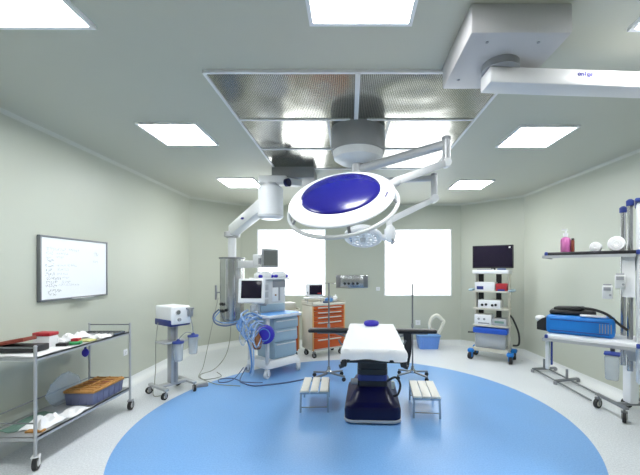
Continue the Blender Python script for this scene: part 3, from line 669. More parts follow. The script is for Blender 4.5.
cloth('wrapper', -3.06, -2.90, 3.50, 3.60, ZT, 0.09, 41, 'paper', 'white paper wad directly behind the red-lidded box', 'wrapper')
# lower shelf
t = thing('storage_crate', 'blue-grey plastic crate with an orange-brown openwork lid on the lower shelf', 'crate', (-2.83, 3.85, ZB))
b = MB().use(M['crate']); b.box((0, 0, 0.065), (0.29, 0.46, 0.13), bev=0.012, taper=1.06)
for k in range(5):
    b.box((0.1485, -0.17 + k * 0.085, 0.065), (0.012, 0.012, 0.11))
for k in range(3): b.box((-0.08 + k * 0.08, -0.2345, 0.065), (0.012, 0.012, 0.11))
b.build('crate_body', None, t)
b = MB().use(M['tan']); b.box((0, 0, 0.143), (0.325, 0.495, 0.03), bev=0.010); li = b.build('lid', None, t)
b = MB().use(M['tan'])
for k in range(7): b.box((0, -0.21 + k * 0.07, 0.162), (0.29, 0.014, 0.012), bev=0.003)
for x in (-0.14, 0.0, 0.14): b.box((x, 0, 0.163), (0.016, 0.46, 0.012), bev=0.003)
b.build('lattice', None, li)
b = MB().use(M['brownred'])
for k in range(4):
    for x in (-0.075, 0.075): b.box((x, -0.13 + k * 0.09, 0.159), (0.08, 0.032, 0.003))
b.build('slot', None, li)
b = MB().use(M['bag']); r = random.Random(4)
bm = bmesh.new(); bmesh.ops.create_icosphere(bm, subdivisions=4, radius=1)
for v in bm.verts:
    n = v.co.normalized(); k = 1 + 0.05 * math.sin(9 * n.x + 3 * n.y) * math.sin(7 * n.z + 5 * n.y) + 0.03 * math.sin(17 * n.y + 11 * n.z)
    v.co = Vector((n.x * 0.055 * k, n.y * 0.22 * k, n.z * 0.165 * k * (1.0 if n.z < 0 else 1.1 - 0.3 * abs(n.y))))
    v.co.z = max(v.co.z, -0.15)
b.bm(bm, Matrix.Translation((-3.065, 3.72, ZB + 0.139)))
tag(b.build('plastic_bag'), 'translucent pale blue plastic bag between the crate and the wall on the lower shelf', 'bag')
t = thing('hanging_brush', 'dark blue brush hanging from the far rear post of the trolley', 'brush', (-3.105, 4.06, 0.68))
b = MB().use(M['royal']); b.ball((0, 0, 0.05), (0.035, 0.035, 0.05), 14); b.build('brush_head', None, t)
b = MB().use(M['bumper']); b.cyl((0, 0, 0.09), (0, 0, 0.18), 0.011, seg=10); b.ring(0.016, 0.004, Matrix.Translation((-0.006, 0.02, 0.195)) @ Matrix.Rotation(R(90), 4, 'X'), seg=16, k=6); b.build('brush_handle', None, t)
cloth('cloth', -3.09, -2.92, 3.02, 3.45, ZB, 0.02, 31, 'greentray', 'grey-green cloth lying flat at the wall side of the lower shelf', 'cloth')
cloth('cloth', -2.91, -2.70, 3.04, 3.32, ZB, 0.085, 17, 'cloth', 'heaped white cloth at the near end of the lower trolley shelf', 'cloth')
cloth('paper_sheet', -2.86, -2.67, 3.33, 3.58, ZB, 0.03, 23, 'paper', 'loose crumpled white sheet between the heaped cloth and the crate', 'paper')
b = MB().use(M['tan']); b.box((-2.76, 3.035, ZB + 0.0085), (0.14, 0.05, 0.016), (0, 0, R(6)), 0.003); tag(b.build('wooden_strip'), 'flat tan strip at the near edge of the lower shelf under the heaped cloth', 'strip')

# ------------------------------------------------------------------ suction machine
T = thing('suction_machine', 'white and blue suction machine on a grey wheeled column by the left wall', 'suction machine', (-2.47, 4.82, 0), R(55))
for x, y, an in ((-0.20, -0.20, 200), (0.20, -0.20, 250), (-0.20, 0.20, 170), (0.20, 0.20, 120)):
    caster(T, x, y, 0.045, 0.03, 0.11, R(an), M['greypl'], M['rubber'], M['beige'])
b = MB().use(M['alu']); b.span((-0.225, -0.225, 0.105), (-0.165, 0.225, 0.14), 0.01); b.span((0.165, -0.225, 0.105), (0.225, 0.225, 0.14), 0.01); b.span((-0.18, -0.05, 0.105), (0.18, 0.05, 0.142), 0.008); b.build('base_frame', None, T)
b = MB().use(M['alu']); b.box((0, 0, 0.54), (0.10, 0.11, 0.82), bev=0.012); cm = b.build('column', None, T)
MB().use(M['greypl']).box((0, -0.056, 0.54), (0.03, 0.004, 0.78)).build('column_groove', None, cm)
b = MB().use(M['white']); b.box((0, 0, 1.085), (0.27, 0.43, 0.25), bev=0.022, seg=3); hb = b.build('pump_housing', None, T)
MB().use(M['darkblue']).box((-0.002, 0.005, 0.985), (0.277, 0.424, 0.09), bev=0.012).build('lower_band', None, hb)
MB().use(M['white']).box((0.02, -0.216, 1.075), (0.235, 0.008, 0.215), bev=0.003).build('front_panel', None, hb)
b = MB().use(M['offwhite']); b.cyl((-0.045, -0.219, 1.13), (-0.045, -0.232, 1.13), 0.036, seg=24); gq = b.build('gauge', None, hb)
MB().use(M['greyscreen']).cyl((-0.045, -0.231, 1.13), (-0.045, -0.234, 1.13), 0.029, seg=24).build('dial', None, gq)
b = MB().use(M['greypl']); b.cyl((-0.03, -0.219, 1.03), (-0.03, -0.242, 1.03), 0.022, seg=20); b.build('knob', None, hb)
b = MB().use(M['greypl']); b.box((0.115, -0.24, 1.17), (0.10, 0.05, 0.028), bev=0.006); ca = b.build('filter_holder', None, T)
MB().lathe([(0.0, 1.06), (0.028, 1.06), (0.034, 1.07), (0.036, 1.155)], (0.115, -0.245, 0), 18).build('filter_cup', M['greypl'], ca)
b = MB().use(M['alu']); b.box((-0.02, -0.02, 0.715), (0.34, 0.26, 0.022), bev=0.006); b.box((0.22, -0.13, 0.725), (0.22, 0.03, 0.016)); b.build('jar_shelf', None, T)
for x, y, z in ((-0.03, -0.20, 0.47), (0.20, -0.17, 0.52)):
    j = MB().use(M['clear']).lathe([(0.0, z), (0.050, z), (0.056, z + 0.012), (0.068, z + 0.24), (0.066, z + 0.245)], (x, y, 0), 24).build('jar', None, T)
    MB().use(M['bumper']).lathe([(0.072, z + 0.24), (0.073, z + 0.262), (0.03, z + 0.270), (0.012, z + 0.295), (0.0, z + 0.295)], (x, y, 0), 24).build('jar_lid', None, j)
b = MB().use(M['clear']); b.tube([(0.20, -0.17, 0.81), (0.19, -0.18, 0.87), (0.16, -0.22, 0.93), (0.12, -0.24, 1.06)], 0.006, 6); b.tube([(-0.03, -0.20, 0.76), (0.07, -0.21, 0.84), (0.18, -0.18, 0.81)], 0.006, 6); b.build('tubing', None, T)
b = MB().use(M['cable']); b.tube([(-2.62, 4.72, 0.98), (-2.66, 4.74, 0.7), (-2.65, 4.72, 0.4), (-2.66, 4.71, 0.16), (-2.62, 4.62, 0.02), (-2.5, 4.72, 0.008)], 0.005, 6); b.build('mains_cable', None, T, world=True)
t = thing('foot_pedal', 'grey foot switch on the floor right of the suction machine', 'foot pedal', (-2.16, 5.06, 0), R(25))
MB().box((0, 0, 0.018), (0.16, 0.10, 0.036), bev=0.010).build('pedal_base', M['greypl'], t)
b = MB().use(M['alu']); b.box((0.01, 0, 0.046), (0.12, 0.075, 0.018), (0, R(-6), 0), 0.006); b.build('pedal_plate', None, t)

# ------------------------------------------------------------------ operating table
T = thing('operating_table', 'operating table with navy blue base and black arm boards on the blue circle', 'operating table', (0.262, 4.05, 0), R(-2.9))
def rrect(w, d, r, n=6):
    pts = []
    for cx, cy, a in ((w / 2 - r, d / 2 - r, 0), (-w / 2 + r, d / 2 - r, 90), (-w / 2 + r, -d / 2 + r, 180), (w / 2 - r, -d / 2 + r, 270)):
        pts += [(cx + r * math.cos(R(a + 90 * k / n)), cy + r * math.sin(R(a + 90 * k / n))) for k in range(n + 1)]
    return pts
def loft(mb, secs):
    n = len(secs[0][0]); vs = [(x, y, z) for pts, z in secs for x, y in pts]; fs = [tuple(range(n - 1, -1, -1)), tuple(range((len(secs) - 1) * n, len(secs) * n))]
    for k in range(len(secs) - 1): fs += [(k * n + i, k * n + (i + 1) % n, (k + 1) * n + (i + 1) % n, (k + 1) * n + i) for i in range(n)]
    return mb.add(vs, fs)
def sh(pts, dy): return [(x, y + dy) for x, y in pts]
b = MB().use(M['navy'])
loft(b, [(sh(rrect(0.63, 0.96, 0.10), 0.22), 0.045), (sh(rrect(0.635, 0.965, 0.10), 0.22), 0.14), (sh(rrect(0.61, 0.94, 0.10), 0.22), 0.185), (sh(rrect(0.52, 0.84, 0.10), 0.24), 0.215), (sh(rrect(0.43, 0.76, 0.09), 0.25), 0.30), (sh(rrect(0.36, 0.56, 0.07), 0.22), 0.345)])
bs = b.build('base', None, T)
b = MB().use(M['alu']); loft(b, [(sh(rrect(0.625, 0.955, 0.10), 0.22), 0.018), (sh(rrect(0.642, 0.972, 0.10), 0.22), 0.024), (sh(rrect(0.642, 0.972, 0.10), 0.22), 0.05), (sh(rrect(0.625, 0.955, 0.10), 0.22), 0.055)]); b.build('base_trim', None, bs)
b = MB().use(M['black']); loft(b, [(sh(rrect(0.50, 0.88, 0.10), 0.22), 0.0), (sh(rrect(0.50, 0.88, 0.10), 0.22), 0.02)]); b.build('base_foot', None, bs)
b = MB().use(M['palelogo']); r = random.Random(9); x = -0.085
while x < 0.085:
    w = r.uniform(0.008, 0.016); b.box((x + w / 2, -0.1585 + 0.02, 0.262), (w * 0.8, 0.012, 0.016), (R(-14), 0, 0)); x += w + 0.003
b.build('lettering', None, bs)
b = MB().use(M['black'])
for k in range(6):
    b.use(M['darkblue'] if k == 1 else M['black']); s_ = 0.355 - 0.008 * (k % 2); loft(b, [(sh(rrect(s_, 0.46, 0.05), 0.2), 0.34 + k * 0.07), (sh(rrect(s_, 0.46, 0.05), 0.2), 0.34 + k * 0.07 + 0.066)])
b.build('column', None, T)
b = MB().use(M['blackpad']); b.box((0, 0.18, 0.80), (0.40, 1.15, 0.09), bev=0.02); b.box((0, -0.02, 0.835), (0.54, 1.50, 0.04), bev=0.01); b.build('top_frame', None, T)
b = MB().use(M['steel'])
for s_ in (-1, 1):
    b.box((s_ * 0.295, -0.02, 0.835), (0.010, 1.40, 0.03))
    for y in (-0.5, 0.0, 0.45): b.box((s_ * 0.278, y, 0.835), (0.03, 0.03, 0.02))
b.build('side_rail', None, T)
for s_ in (-1, 1):
    for y in (-0.74, -0.30):
        b = MB().use(M['black']); b.box((s_ * 0.285, y, 0.815), (0.06, 0.09, 0.075), bev=0.015); b.cyl((s_ * 0.285, y - 0.02, 0.79), (s_ * 0.325, y - 0.02, 0.775), 0.02, seg=14); b.build('clamp', None, T)
b = MB().use(M['blackpad']); b.box((0, 0.015, 0.895), (0.56, 1.55, 0.075), bev=0.025, seg=3); b.build('mattress', None, T)
for s_, tilt in ((-1, 0), (1, 0)):
    b = MB().use(M['blackpad']); b.box((s_ * 0.555, 0.37, 0.925), (0.52, 0.13, 0.05), bev=0.02, seg=3); a_ = b.build('arm_board', None, T)
    b = MB().use(M['dsteel']); b.box((s_ * 0.50, 0.37, 0.893), (0.40, 0.06, 0.014)); b.beam((s_ * 0.30, 0.37, 0.84), (s_ * 0.46, 0.37, 0.89), 0.04, 0.02); b.cyl((s_ * 0.31, 0.34, 0.75), (s_ * 0.31, 0.34, 0.87), 0.02, seg=12); b.tube([(s_ * 0.31, 0.33, 0.78), (s_ * 0.38, 0.30, 0.76), (s_ * 0.42, 0.30, 0.82)], 0.012, 8); b.build('arm_board_bracket', None, a_)
b = MB().use(M['blackpad'])
def strap(u, v): return (0.415 + 0.085 * u + 0.01 * math.sin(4 * v), 0.30 - 0.008 * math.sin(9 * v), 0.90 - 0.50 * v)
vs = []; n = 16
for k in range(n + 1):
    x0 = 0.39 + 0.012 * math.sin(4 * k / n); w = 0.10 - 0.02 * k / n; y = 0.30 + 0.008 * math.sin(9 * k / n); z = 0.905 - 0.42 * k / n
    vs += [(x0, y, z), (x0 + w, y, z), (x0 + w, y + 0.012, z), (x0, y + 0.012, z)]
b.add(vs, [(0, 1, 2, 3), tuple(4 * n + q for q in (3, 2, 1, 0))] + [(4 * k + i, 4 * k + (i + 1) % 4, 4 * k + 4 + (i + 1) % 4, 4 * k + 4 + i) for k in range(n) for i in range(4)])
b.build('strap', None, T)
b = MB().use(M['rubber']); b.tube([(0.17, -0.06, 0.42), (0.26, -0.10, 0.48), (0.315, -0.10, 0.40), (0.29, -0.10, 0.29), (0.24, -0.09, 0.26)], 0.013, 8); b.build('hand_control_cable', None, T)
b = MB().use(M['ivory']); b.box((0.235, -0.03, 0.37), (0.04, 0.04, 0.09), bev=0.012); b.build('hand_control', None, T)
b = MB().use(M['greypl']); b.cyl((-0.17, -0.02, 0.40), (-0.25, -0.02, 0.40), 0.035, seg=20); b.build('side_knob', None, T)
# white sheet, draped over mattress
r = random.Random(2)
def sheet_fn(u, v):
    w = 0.305; Y0, Y1 = -0.765, 0.80; zt = 0.945; drop = 0.10
    su = (u - 0.5) * 2 * (w + drop * 0.75); sv = Y0 - drop + (Y1 - Y0 + drop) * v
    x = max(-w, min(w, su)); zx = max(0, abs(su) - w)
    y = max(Y0, sv); zy = max(0, Y0 - sv)
    dz = max(zx, zy)
    if zx > 0: x += math.copysign(0.012 * math.sin(min(1, zx / 0.05) * 1.57), su)
    if zy > 0: y -= 0.014 * math.sin(min(1, zy / 0.04) * 1.57) + 0.012 * math.sin(u * 23 + 0.6) * (zy / drop)
    hem = 1 + 0.10 * math.sin(u * 9 + 1)
    wr = 0.0022 * math.sin(23 * u + 7 * v) * math.sin(17 * v + 3 * u) + 0.003 * math.sin(6 * v + 5 * u)
    return (x + 0.006 * math.sin(v * 31) * min(1, zx / 0.03), y, zt + wr - dz * hem)
b = MB(FR[T.name]).use(M['cloth']); b.sheet(sheet_fn, 48, 64, 0.004)
tag(b.build('table_sheet', None, smooth=60), 'white sheet spread over the operating table mattress and hanging over its foot end', 'sheet')
b = MB(FR[T.name]).use(M['royal']); b.ring(0.070, 0.032, Matrix.Translation((-0.005, 0.62, 0.982)), seg=32, k=14); b.cyl((-0.005, 0.62, 0.952), (-0.005, 0.62, 0.975), 0.06)
tag(b.build('head_ring'), 'royal blue ring-shaped head cushion on the far end of the white sheet', 'cushion')

# ------------------------------------------------------------------ step stools
def stool(loc, rz, label, w, d, h, gap=0.02):
    T = thing('step_stool', label, 'step stool', loc, rz, 'step stools beside the table')
    pw = w / 3
    for k in range(3):
        b = MB().use(M['cream']); b.box((-w / 2 + pw * (k + 0.5), 0, h - 0.012), (pw - gap, d, 0.024), bev=0.005); b.build('plank', None, T)
    b = MB().use(M['steel'])
    for x in (-1, 1): b.box((x * (w / 2 - 0.012), 0, h - 0.037), (0.024, d - 0.02, 0.024))
    for y in (-1, 1): b.box((0, y * (d / 2 - 0.022), h - 0.037), (w - 0.05, 0.024, 0.024))
    b.build('frame', None, T)
    for x in (-1, 1):
        for y in (-1, 1):
            b = MB().use(M['steel']); b.beam((x * (w / 2 - 0.014), y * (d / 2 - 0.022), h - 0.03), (x * (w / 2 - 0.008), y * (d / 2 - 0.012), 0.0), 0.022, 0.022); b.build('leg', None, T)
    b = MB().use(M['steel'])
    for y in (-1, 1): b.cyl((-w / 2 + 0.012, y * (d / 2 - 0.015), 0.06), (w / 2 - 0.012, y * (d / 2 - 0.015), 0.06), 0.007, seg=8)
    b.build('stretcher', None, T)
    return T
stool((-0.435, 4.38, 0), R(2), 'low step stool with cream planks on steel legs, left of the operating table', 0.345, 0.52, 0.265)
stool((0.905, 4.24, 0), R(-5), 'low step stool with cream planks on steel legs, right of the operating table', 0.315, 0.58, 0.255, 0.008)

# ------------------------------------------------------------------ drip stands
def drip(x, y, rz, top, label):
    T = thing('drip_stand', label, 'drip stand', (x, y, 0), rz, 'drip stands beside the table')
    for k in range(4):
        an = R(45 + 90 * k + (10 if k % 2 else -10)); ca, sa = math.cos(an), math.sin(an)
        b = MB().use(M['dsteel']); b.beam((0.03 * ca, 0.03 * sa, 0.10), (0.28 * ca, 0.28 * sa, 0.072), 0.034, 0.026, 0.006); lg = b.build('leg', None, T)
        b = MB().use(M['rubber']); b.cyl((0.265 * ca - 0.012 * sa, 0.265 * sa + 0.012 * ca, 0.03), (0.265 * ca + 0.012 * sa, 0.265 * sa - 0.012 * ca, 0.03), 0.03, seg=16); b.use(M['dsteel']).cyl((0.265 * ca, 0.265 * sa, 0.03), (0.265 * ca, 0.265 * sa, 0.075), 0.008, seg=8); b.build('caster', None, lg)
    MB().use(M['steel']).lathe([(0.05, 0.085), (0.05, 0.12), (0.03, 0.14), (0.022, 0.19)], seg=20).build('hub', None, T)
    MB().use(M['dsteel']).cyl((0, 0, 0.12), (0, 0, top), 0.0125, seg=14).build('pole', None, T)
    MB().use(M['greypl']).lathe([(0.018, 0.80), (0.022, 0.81), (0.022, 0.85), (0.018, 0.86)], seg=16).build('collar', None, T)
    b = MB().use(M['chrome'])
    for s_ in (-1, 1): b.tube([(0, 0, top - 0.006), (s_ * 0.05, 0, top - 0.004), (s_ * 0.085, 0, top - 0.02), (s_ * 0.10, 0, top - 0.004), (s_ * 0.10, 0, top + 0.01)], 0.004, 6, 4)
    b.build('hook', None, T)
drip(-0.33, 5.40, R(8), 1.50, 'slim steel drip stand left of the operating table, in front of the orange cart')
drip(0.985, 5.45, R(-12), 1.49, 'slim steel drip stand right of the operating table, in front of the blue bin')

# ------------------------------------------------------------------ anaesthesia machine
T = thing('anaesthesia_machine', 'pale blue anaesthesia machine with drawers, screen and blue hoses on white casters', 'anaesthesia machine', (-1.285, 5.83, 0), R(49))
for x, y, an in ((-0.31, -0.26, 200), (0.31, -0.26, 240), (-0.31, 0.26, 160), (0.31, 0.26, 120)):
    caster(T, x, y, 0.062, 0.05, 0.16, R(an), M['white'], M['offwhite'], M['greypl'])
b = MB().use(M['white']); loft(b, [(rrect(0.70, 0.62, 0.08), 0.15), (rrect(0.70, 0.62, 0.08), 0.19), (rrect(0.62, 0.54, 0.06), 0.26)]); b.build('base', None, T)
b = MB().use(M['offwhite'])
for x, y in ((-0.31, -0.25), (-0.31, 0.24), (0.30, 0.24)): b.beam((x, y, 0.2), (x * 0.93, y * 0.93, 0.95), 0.05, 0.05, 0.008)
b.build('upright', None, T)
b = MB().use(M['paleblue']); loft(b, [(sh(rrect(0.46, 0.46, 0.03), 0), 0.25), (sh(rrect(0.54, 0.52, 0.03), 0), 0.93)])
b = MB(Matrix.Translation((0.06, 0.01, 0))).use(M['paleblue']); loft(b, [(rrect(0.46, 0.46, 0.04), 0.25), (rrect(0.53, 0.52, 0.04), 0.93)]); b.build('cabinet', None, T)
for k, (z0, z1) in enumerate(((0.28, 0.52), (0.535, 0.73), (0.745, 0.90))):
    zc = (z0 + z1) / 2; g = (zc - 0.25) / 0.68; w = 0.44 + 0.07 * g; y = -0.222 - 0.03 * g
    b = MB().use(M['paleblue']); b.box((0.06, y - 0.004, zc), (w, 0.03, z1 - z0), (R(-2.5), 0, 0), 0.012); dr = b.build('drawer', None, T)
    b = MB().use(M['offwhite']); b.box((0.06, y - 0.023, z1 - 0.03), (w * 0.86, 0.016, 0.018), (R(-2.5), 0, 0), 0.005); b.build('handle', None, dr)
b = MB().use(M['white']); loft(b, [(sh(rrect(0.70, 0.60, 0.07), -0.02), 0.935), (sh(rrect(0.73, 0.63, 0.08), -0.02), 0.955), (sh(rrect(0.73, 0.63, 0.08), -0.02), 0.985)]); wt = b.build('worktop', None, T)
b = MB().use(M['skyblue']); loft(b, [(sh(rrect(0.64, 0.36, 0.05), -0.13), 0.985), (sh(rrect(0.63, 0.35, 0.05), -0.13), 0.993)]); b.build('work_mat', None, wt)
b = MB().use(M['offwhite']); b.box((0.04, 0.19, 1.26), (0.56, 0.20, 0.56), bev=0.015); tw = b.build('upper_cabinet', None, T)
b = MB().use(M['greypl']); b.box((0.18, 0.086, 1.46), (0.27, 0.012, 0.12), bev=0.003); b.box((0.17, 0.086, 1.29), (0.05, 0.012, 0.24)); b.build('recess_shade_plate', None, tw)  # grey plates put recess shade into colour; the cabinet front is not cut
b = MB().use(M['white']); b.box((0.09, 0.083, 1.28), (0.13, 0.016, 0.24), bev=0.006); fp = b.build('flow_panel', None, tw)
MB().use(M['brownbag']).cyl((0.09, 0.076, 1.27), (0.09, 0.060, 1.27), 0.014, seg=14).build('control_knob', None, fp)
for k in range(3):
    b = MB().use(M['alu']); b.box((-0.12, 0.083, 1.16 + k * 0.125), (0.14, 0.016, 0.095), bev=0.006); b.build('module', None, tw)
b = MB().use(M['paleblue']); b.box((0.04, 0.12, 1.06), (0.50, 0.12, 0.13), bev=0.02); b.build('lower_console', None, T)
b = MB().use(M['white']); b.box((0.04, 0.16, 1.555), (0.64, 0.30, 0.03), bev=0.008); b.build('top_shelf', None, T)
for x in (-0.12, 0.19):
    b = MB().use(M['white']); b.box((x, 0.12, 1.605), (0.26, 0.20, 0.07), bev=0.02); b.box((x, 0.12, 1.65), (0.20, 0.16, 0.03), bev=0.010); v = b.build('vaporiser', None, T)
    b = MB().use(M['royal'])
    for s_ in (-1, 1): b.ball((x + s_ * 0.11, 0.045, 1.595), (0.036, 0.038, 0.034), 12)
    b.build('knob', None, v)
    MB().use(M['black']).box((x, 0.12, 1.668), (0.15, 0.10, 0.008)).build('vent', None, v)
# patient monitor on a swing arm
SM = Matrix.Translation((-1.535, 5.38, 1.375)) @ Matrix.Rotation(R(-4), 4, 'Z') @ Matrix.Rotation(R(-6), 4, 'X')
b = MB(SM).use(M['white']); b.box((0, 0.02, 0), (0.42, 0.06, 0.385), bev=0.022, seg=3); mo = b.build('monitor', None, T, world=True)
MB(SM).use(M['screen']).box((0.005, -0.0115, 0.022), (0.325, 0.006, 0.275), bev=0.002).build('screen', None, mo, world=True)
b = MB().use(M['greypl']); b.tube([(-1.535, 5.44, 1.30), (-1.53, 5.52, 1.22), (-1.47, 5.70, 1.15), (-1.42, 5.80, 1.12)], 0.03, 10); b.build('monitor_arm', None, T, world=True)
# breathing circuit on the left flank
b = MB().use(M['hoseblue']); r = random.Random(8)
def corrug(pts, rad):
    b.tube(pts, rad, 10)
corrug([(-1.42, 5.32, 0.93), (-1.56, 5.24, 0.98), (-1.66, 5.30, 0.88), (-1.60, 5.28, 0.72), (-1.52, 5.26, 0.50), (-1.50, 5.28, 0.25), (-1.53, 5.30, 0.12)], 0.014)
b.build('breathing_hose', None, T, world=True)
for pts, rad in (([(-1.35, 5.30, 0.96), (-1.48, 5.20, 1.05), (-1.60, 5.26, 0.98), (-1.55, 5.24, 0.82), (-1.42, 5.20, 0.80)], 0.015),
                 ([(-1.62, 5.44, 1.0), (-1.70, 5.36, 0.90), (-1.66, 5.30, 0.74), (-1.56, 5.24, 0.66), (-1.48, 5.22, 0.74), (-1.50, 5.24, 0.88)], 0.0166),
                 ([(-1.44, 5.26, 0.90), (-1.46, 5.20, 0.70), (-1.45, 5.20, 0.45), (-1.46, 5.22, 0.20), (-1.50, 5.22, 0.10)], 0.012),
                 ([(-1.58, 5.36, 1.08), (-1.66, 5.28, 1.02), (-1.58, 5.22, 0.92), (-1.50, 5.20, 0.96), (-1.40, 5.24, 1.0)], 0.0145),
                 ([(-1.70, 5.44, 0.96), (-1.76, 5.40, 0.84), (-1.70, 5.34, 0.76), (-1.60, 5.26, 0.80)], 0.0166)):
    b = MB().use(M['hoseblue'] if rad > 0.0148 else M['lightblue']); b.tube(pts, rad, 10); b.build('breathing_hose', None, T, world=True)
r = random.Random(21)
for k in range(7):
    px_, py_ = -1.62 + 0.045 * k, 5.36 - 0.022 * k; z_ = r.uniform(0.80, 1.02)
    b = MB().use(M['bag' if k % 3 == 0 else 'lightblue']); b.tube([(px_ + 0.10, py_ + 0.05, z_), (px_ + 0.02, py_ - 0.10, z_ + r.uniform(0, 0.08)), (px_ - r.uniform(0, 0.08), py_ - 0.12, z_ - 0.15), (px_ + r.uniform(-0.05, 0.05), py_ - 0.11, z_ - 0.28), (px_ + 0.06, py_ - 0.06, z_ - r.uniform(0.1, 0.25))], r.uniform(0.008, 0.013), 8); b.build('sample_tube', None, T, world=True)
DM = Matrix.Translation((-1.29, 5.27, 0.72)) @ Matrix.Rotation(R(-8), 4, 'Z') @ Matrix.Rotation(R(90), 4, 'X')
b = MB(DM).use(M['royal']); b.lathe([(0.0, -0.03), (0.13, -0.03), (0.145, -0.015), (0.145, 0.03), (0.12, 0.045), (0.0, 0.05)], seg=32); ab = b.build('absorber', None, T, world=True)
MB(DM).use(M['hoseblue']).ring(0.09, 0.008, Matrix.Translation((0, 0, 0.05)), seg=28, k=6).build('absorber_rim', None, ab, world=True)
b = MB().use(M['brownbag']); b.lathe([(0.0, 0.50), (0.05, 0.51), (0.075, 0.58), (0.07, 0.66), (0.03, 0.73), (0.02, 0.78)], (-1.40, 5.22, 0), 20); b.build('breathing_bag', None, T, world=True)
b = MB().use(M['clear']); b.lathe([(0.0, 0.99), (0.06, 0.99), (0.06, 1.14), (0.03, 1.17), (0, 1.17)], (-1.50, 5.40, 0), 20); b.build('bellows_dome', None, T, world=True)
b = MB().use(M['bluecable']); b.tube([(-1.60, 5.34, 0.20), (-1.66, 5.22, 0.04), (-1.56, 5.14, 0.010), (-1.40, 5.05, 0.010), (-1.20, 5.10, 0.010), (-0.95, 5.20, 0.010), (-0.70, 5.36, 0.010), (-0.45, 5.52, 0.010), (-0.30, 5.75, 0.010)], 0.010, 6)
tag(b.build('floor_cable'), 'blue-grey cable running over the blue floor from the anaesthesia machine to the right', 'cable')
b = MB().use(M['bluecable']); b.tube([(-1.66, 5.40, 0.18), (-1.78, 5.28, 0.03), (-1.95, 5.20, 0.010), (-2.02, 5.36, 0.010), (-1.85, 5.40, 0.012), (-1.7, 5.30, 0.010), (-1.58, 5.18, 0.022), (-1.30, 5.16, 0.022)], 0.008, 6)
tag(b.build('floor_cable'), 'dark cable looping on the floor at the left caster of the anaesthesia machine', 'cable')

# ------------------------------------------------------------------ orange drawer carts
def drawer_cart(loc, rz, label, W, D, rows, top, body):
    T = thing('drawer_cart', label, 'drawer cart', loc, rz, 'orange drawer carts')
    for x in (-1, 1):
        for y in (-1, 1): caster(T, x * (W / 2 - 0.05), y * (D / 2 - 0.06), 0.05, 0.03, 0.14, R(r_.uniform(0, 360)), M['dsteel'], M['rubber'], M['greypl'])
    b = MB().use(M['beige']); b.span((-W / 2, -D / 2 + 0.02, 0.14), (W / 2, D / 2, top - 0.05), 0.012); b.build('body', None, T)
    b = MB().use(M['orangetrim']); b.box((-W / 2 + 0.014, -D / 2 + 0.012, (0.14 + top - 0.05) / 2), (0.028, 0.026, top - 0.20), bev=0.005); b.box((W / 2 - 0.014, -D / 2 + 0.012, (0.14 + top - 0.05) / 2), (0.028, 0.026, top - 0.20), bev=0.005); b.build('corner_post', None, T)
    z = top - 0.062
    for h in rows:
        b = MB().use(M['orange']); b.span((-W / 2 + 0.032, -D / 2 - 0.006, z - h + 0.008), (W / 2 - 0.032, -D / 2 + 0.03, z), 0.006); dr = b.build('drawer', None, T)
        b = MB().use(M['beige']); b.box((0, -D / 2 - 0.020, z - 0.032), (W * 0.72, 0.028, 0.022), bev=0.006); b.build('handle', None, dr)
        z -= h
    b = MB().use(M['beige']); b.span((-W / 2 - 0.012, -D / 2 - 0.012, top - 0.055), (W / 2 + 0.012, D / 2 + 0.012, top - 0.015), 0.012)
    b.span((-W / 2 - 0.012, D / 2 - 0.006, top - 0.02), (W / 2 + 0.012, D / 2 + 0.012, top + 0.045), 0.004)
    for s_ in (-1, 1): b.box((s_ * (W / 2 + 0.003), 0, top + 0.003), (0.018, D, 0.036), bev=0.004)
    b.build('top_tray', None, T)
    return T
r_ = random.Random(6)
OC = drawer_cart((-0.535, 7.00, 0), R(35), 'larger orange drawer cart below the left window, with a small monitor on top', 0.74, 0.45, (0.095, 0.095, 0.10, 0.165, 0.165, 0.21), 1.06, 'beige')
DC2 = drawer_cart((-1.365, 6.815, 0), R(35), 'orange drawer cart mostly hidden behind the anaesthesia machine', 0.60, 0.44, (0.19, 0.27, 0.30), 0.93, 'beige')
CM = FR[OC.name]; ct = 1.045
t = thing('shelf_stand', 'small pale raised platform on the left of the orange cart top', 'stand', CM @ Vector((-0.20, 0.02, ct)), R(20))
b = MB().use(M['offwhite']); b.box((0, 0, 0.10), (0.40, 0.24, 0.018), bev=0.005); b.build('stand_top', None, t)
for x in (-0.16, 0.16):
    for y in (-0.09, 0.09): MB().use(M['alu']).cyl((x, y, 0), (x, y, 0.093), 0.010, seg=10).build('leg', None, t)
SMW = CM @ Vector((-0.20, 0.03, ct + 0.109))
t = thing('patient_monitor', 'small white monitor with a black screen on the stand above the orange cart', 'monitor', SMW, R(8))
b = MB().use(M['white']); b.box((0, 0, 0.15), (0.34, 0.15, 0.25), bev=0.025, seg=3); b.box((0, 0, 0.012), (0.22, 0.14, 0.024), bev=0.006); b.build('casing', None, t)
MB().use(M['screen']).box((0.03, -0.0755, 0.152), (0.25, 0.006, 0.19), bev=0.002).build('screen', None, t)
MB().use(M['red']).box((0.10, -0.079, 0.085), (0.07, 0.002, 0.018)).build('readout', None, t)
MB().use(M['greypl']).cyl((-0.135, -0.074, 0.10), (-0.135, -0.086, 0.10), 0.016, seg=14).build('knob', None, t)
b = MB().use(M['offwhite']); b.tube([(-0.10, 0, 0.27), (-0.08, 0, 0.31), (0.08, 0, 0.31), (0.10, 0, 0.27)], 0.012, 8); b.build('carry_handle', None, t)
def cloc(x, y): return CM @ Vector((x, y, ct))
b = MB(Matrix.Translation(cloc(0.10, -0.04))).use(M['skyblue']); b.ball((0, 0, 0.05), (0.09, 0.08, 0.05), 14); b.use(M['clear']).ball((0.02, 0.02, 0.09), (0.07, 0.06, 0.05), 12)
tag(b.build('glove_bundle'), 'pale blue bundle in clear wrap on the middle of the orange cart top', 'bundle')
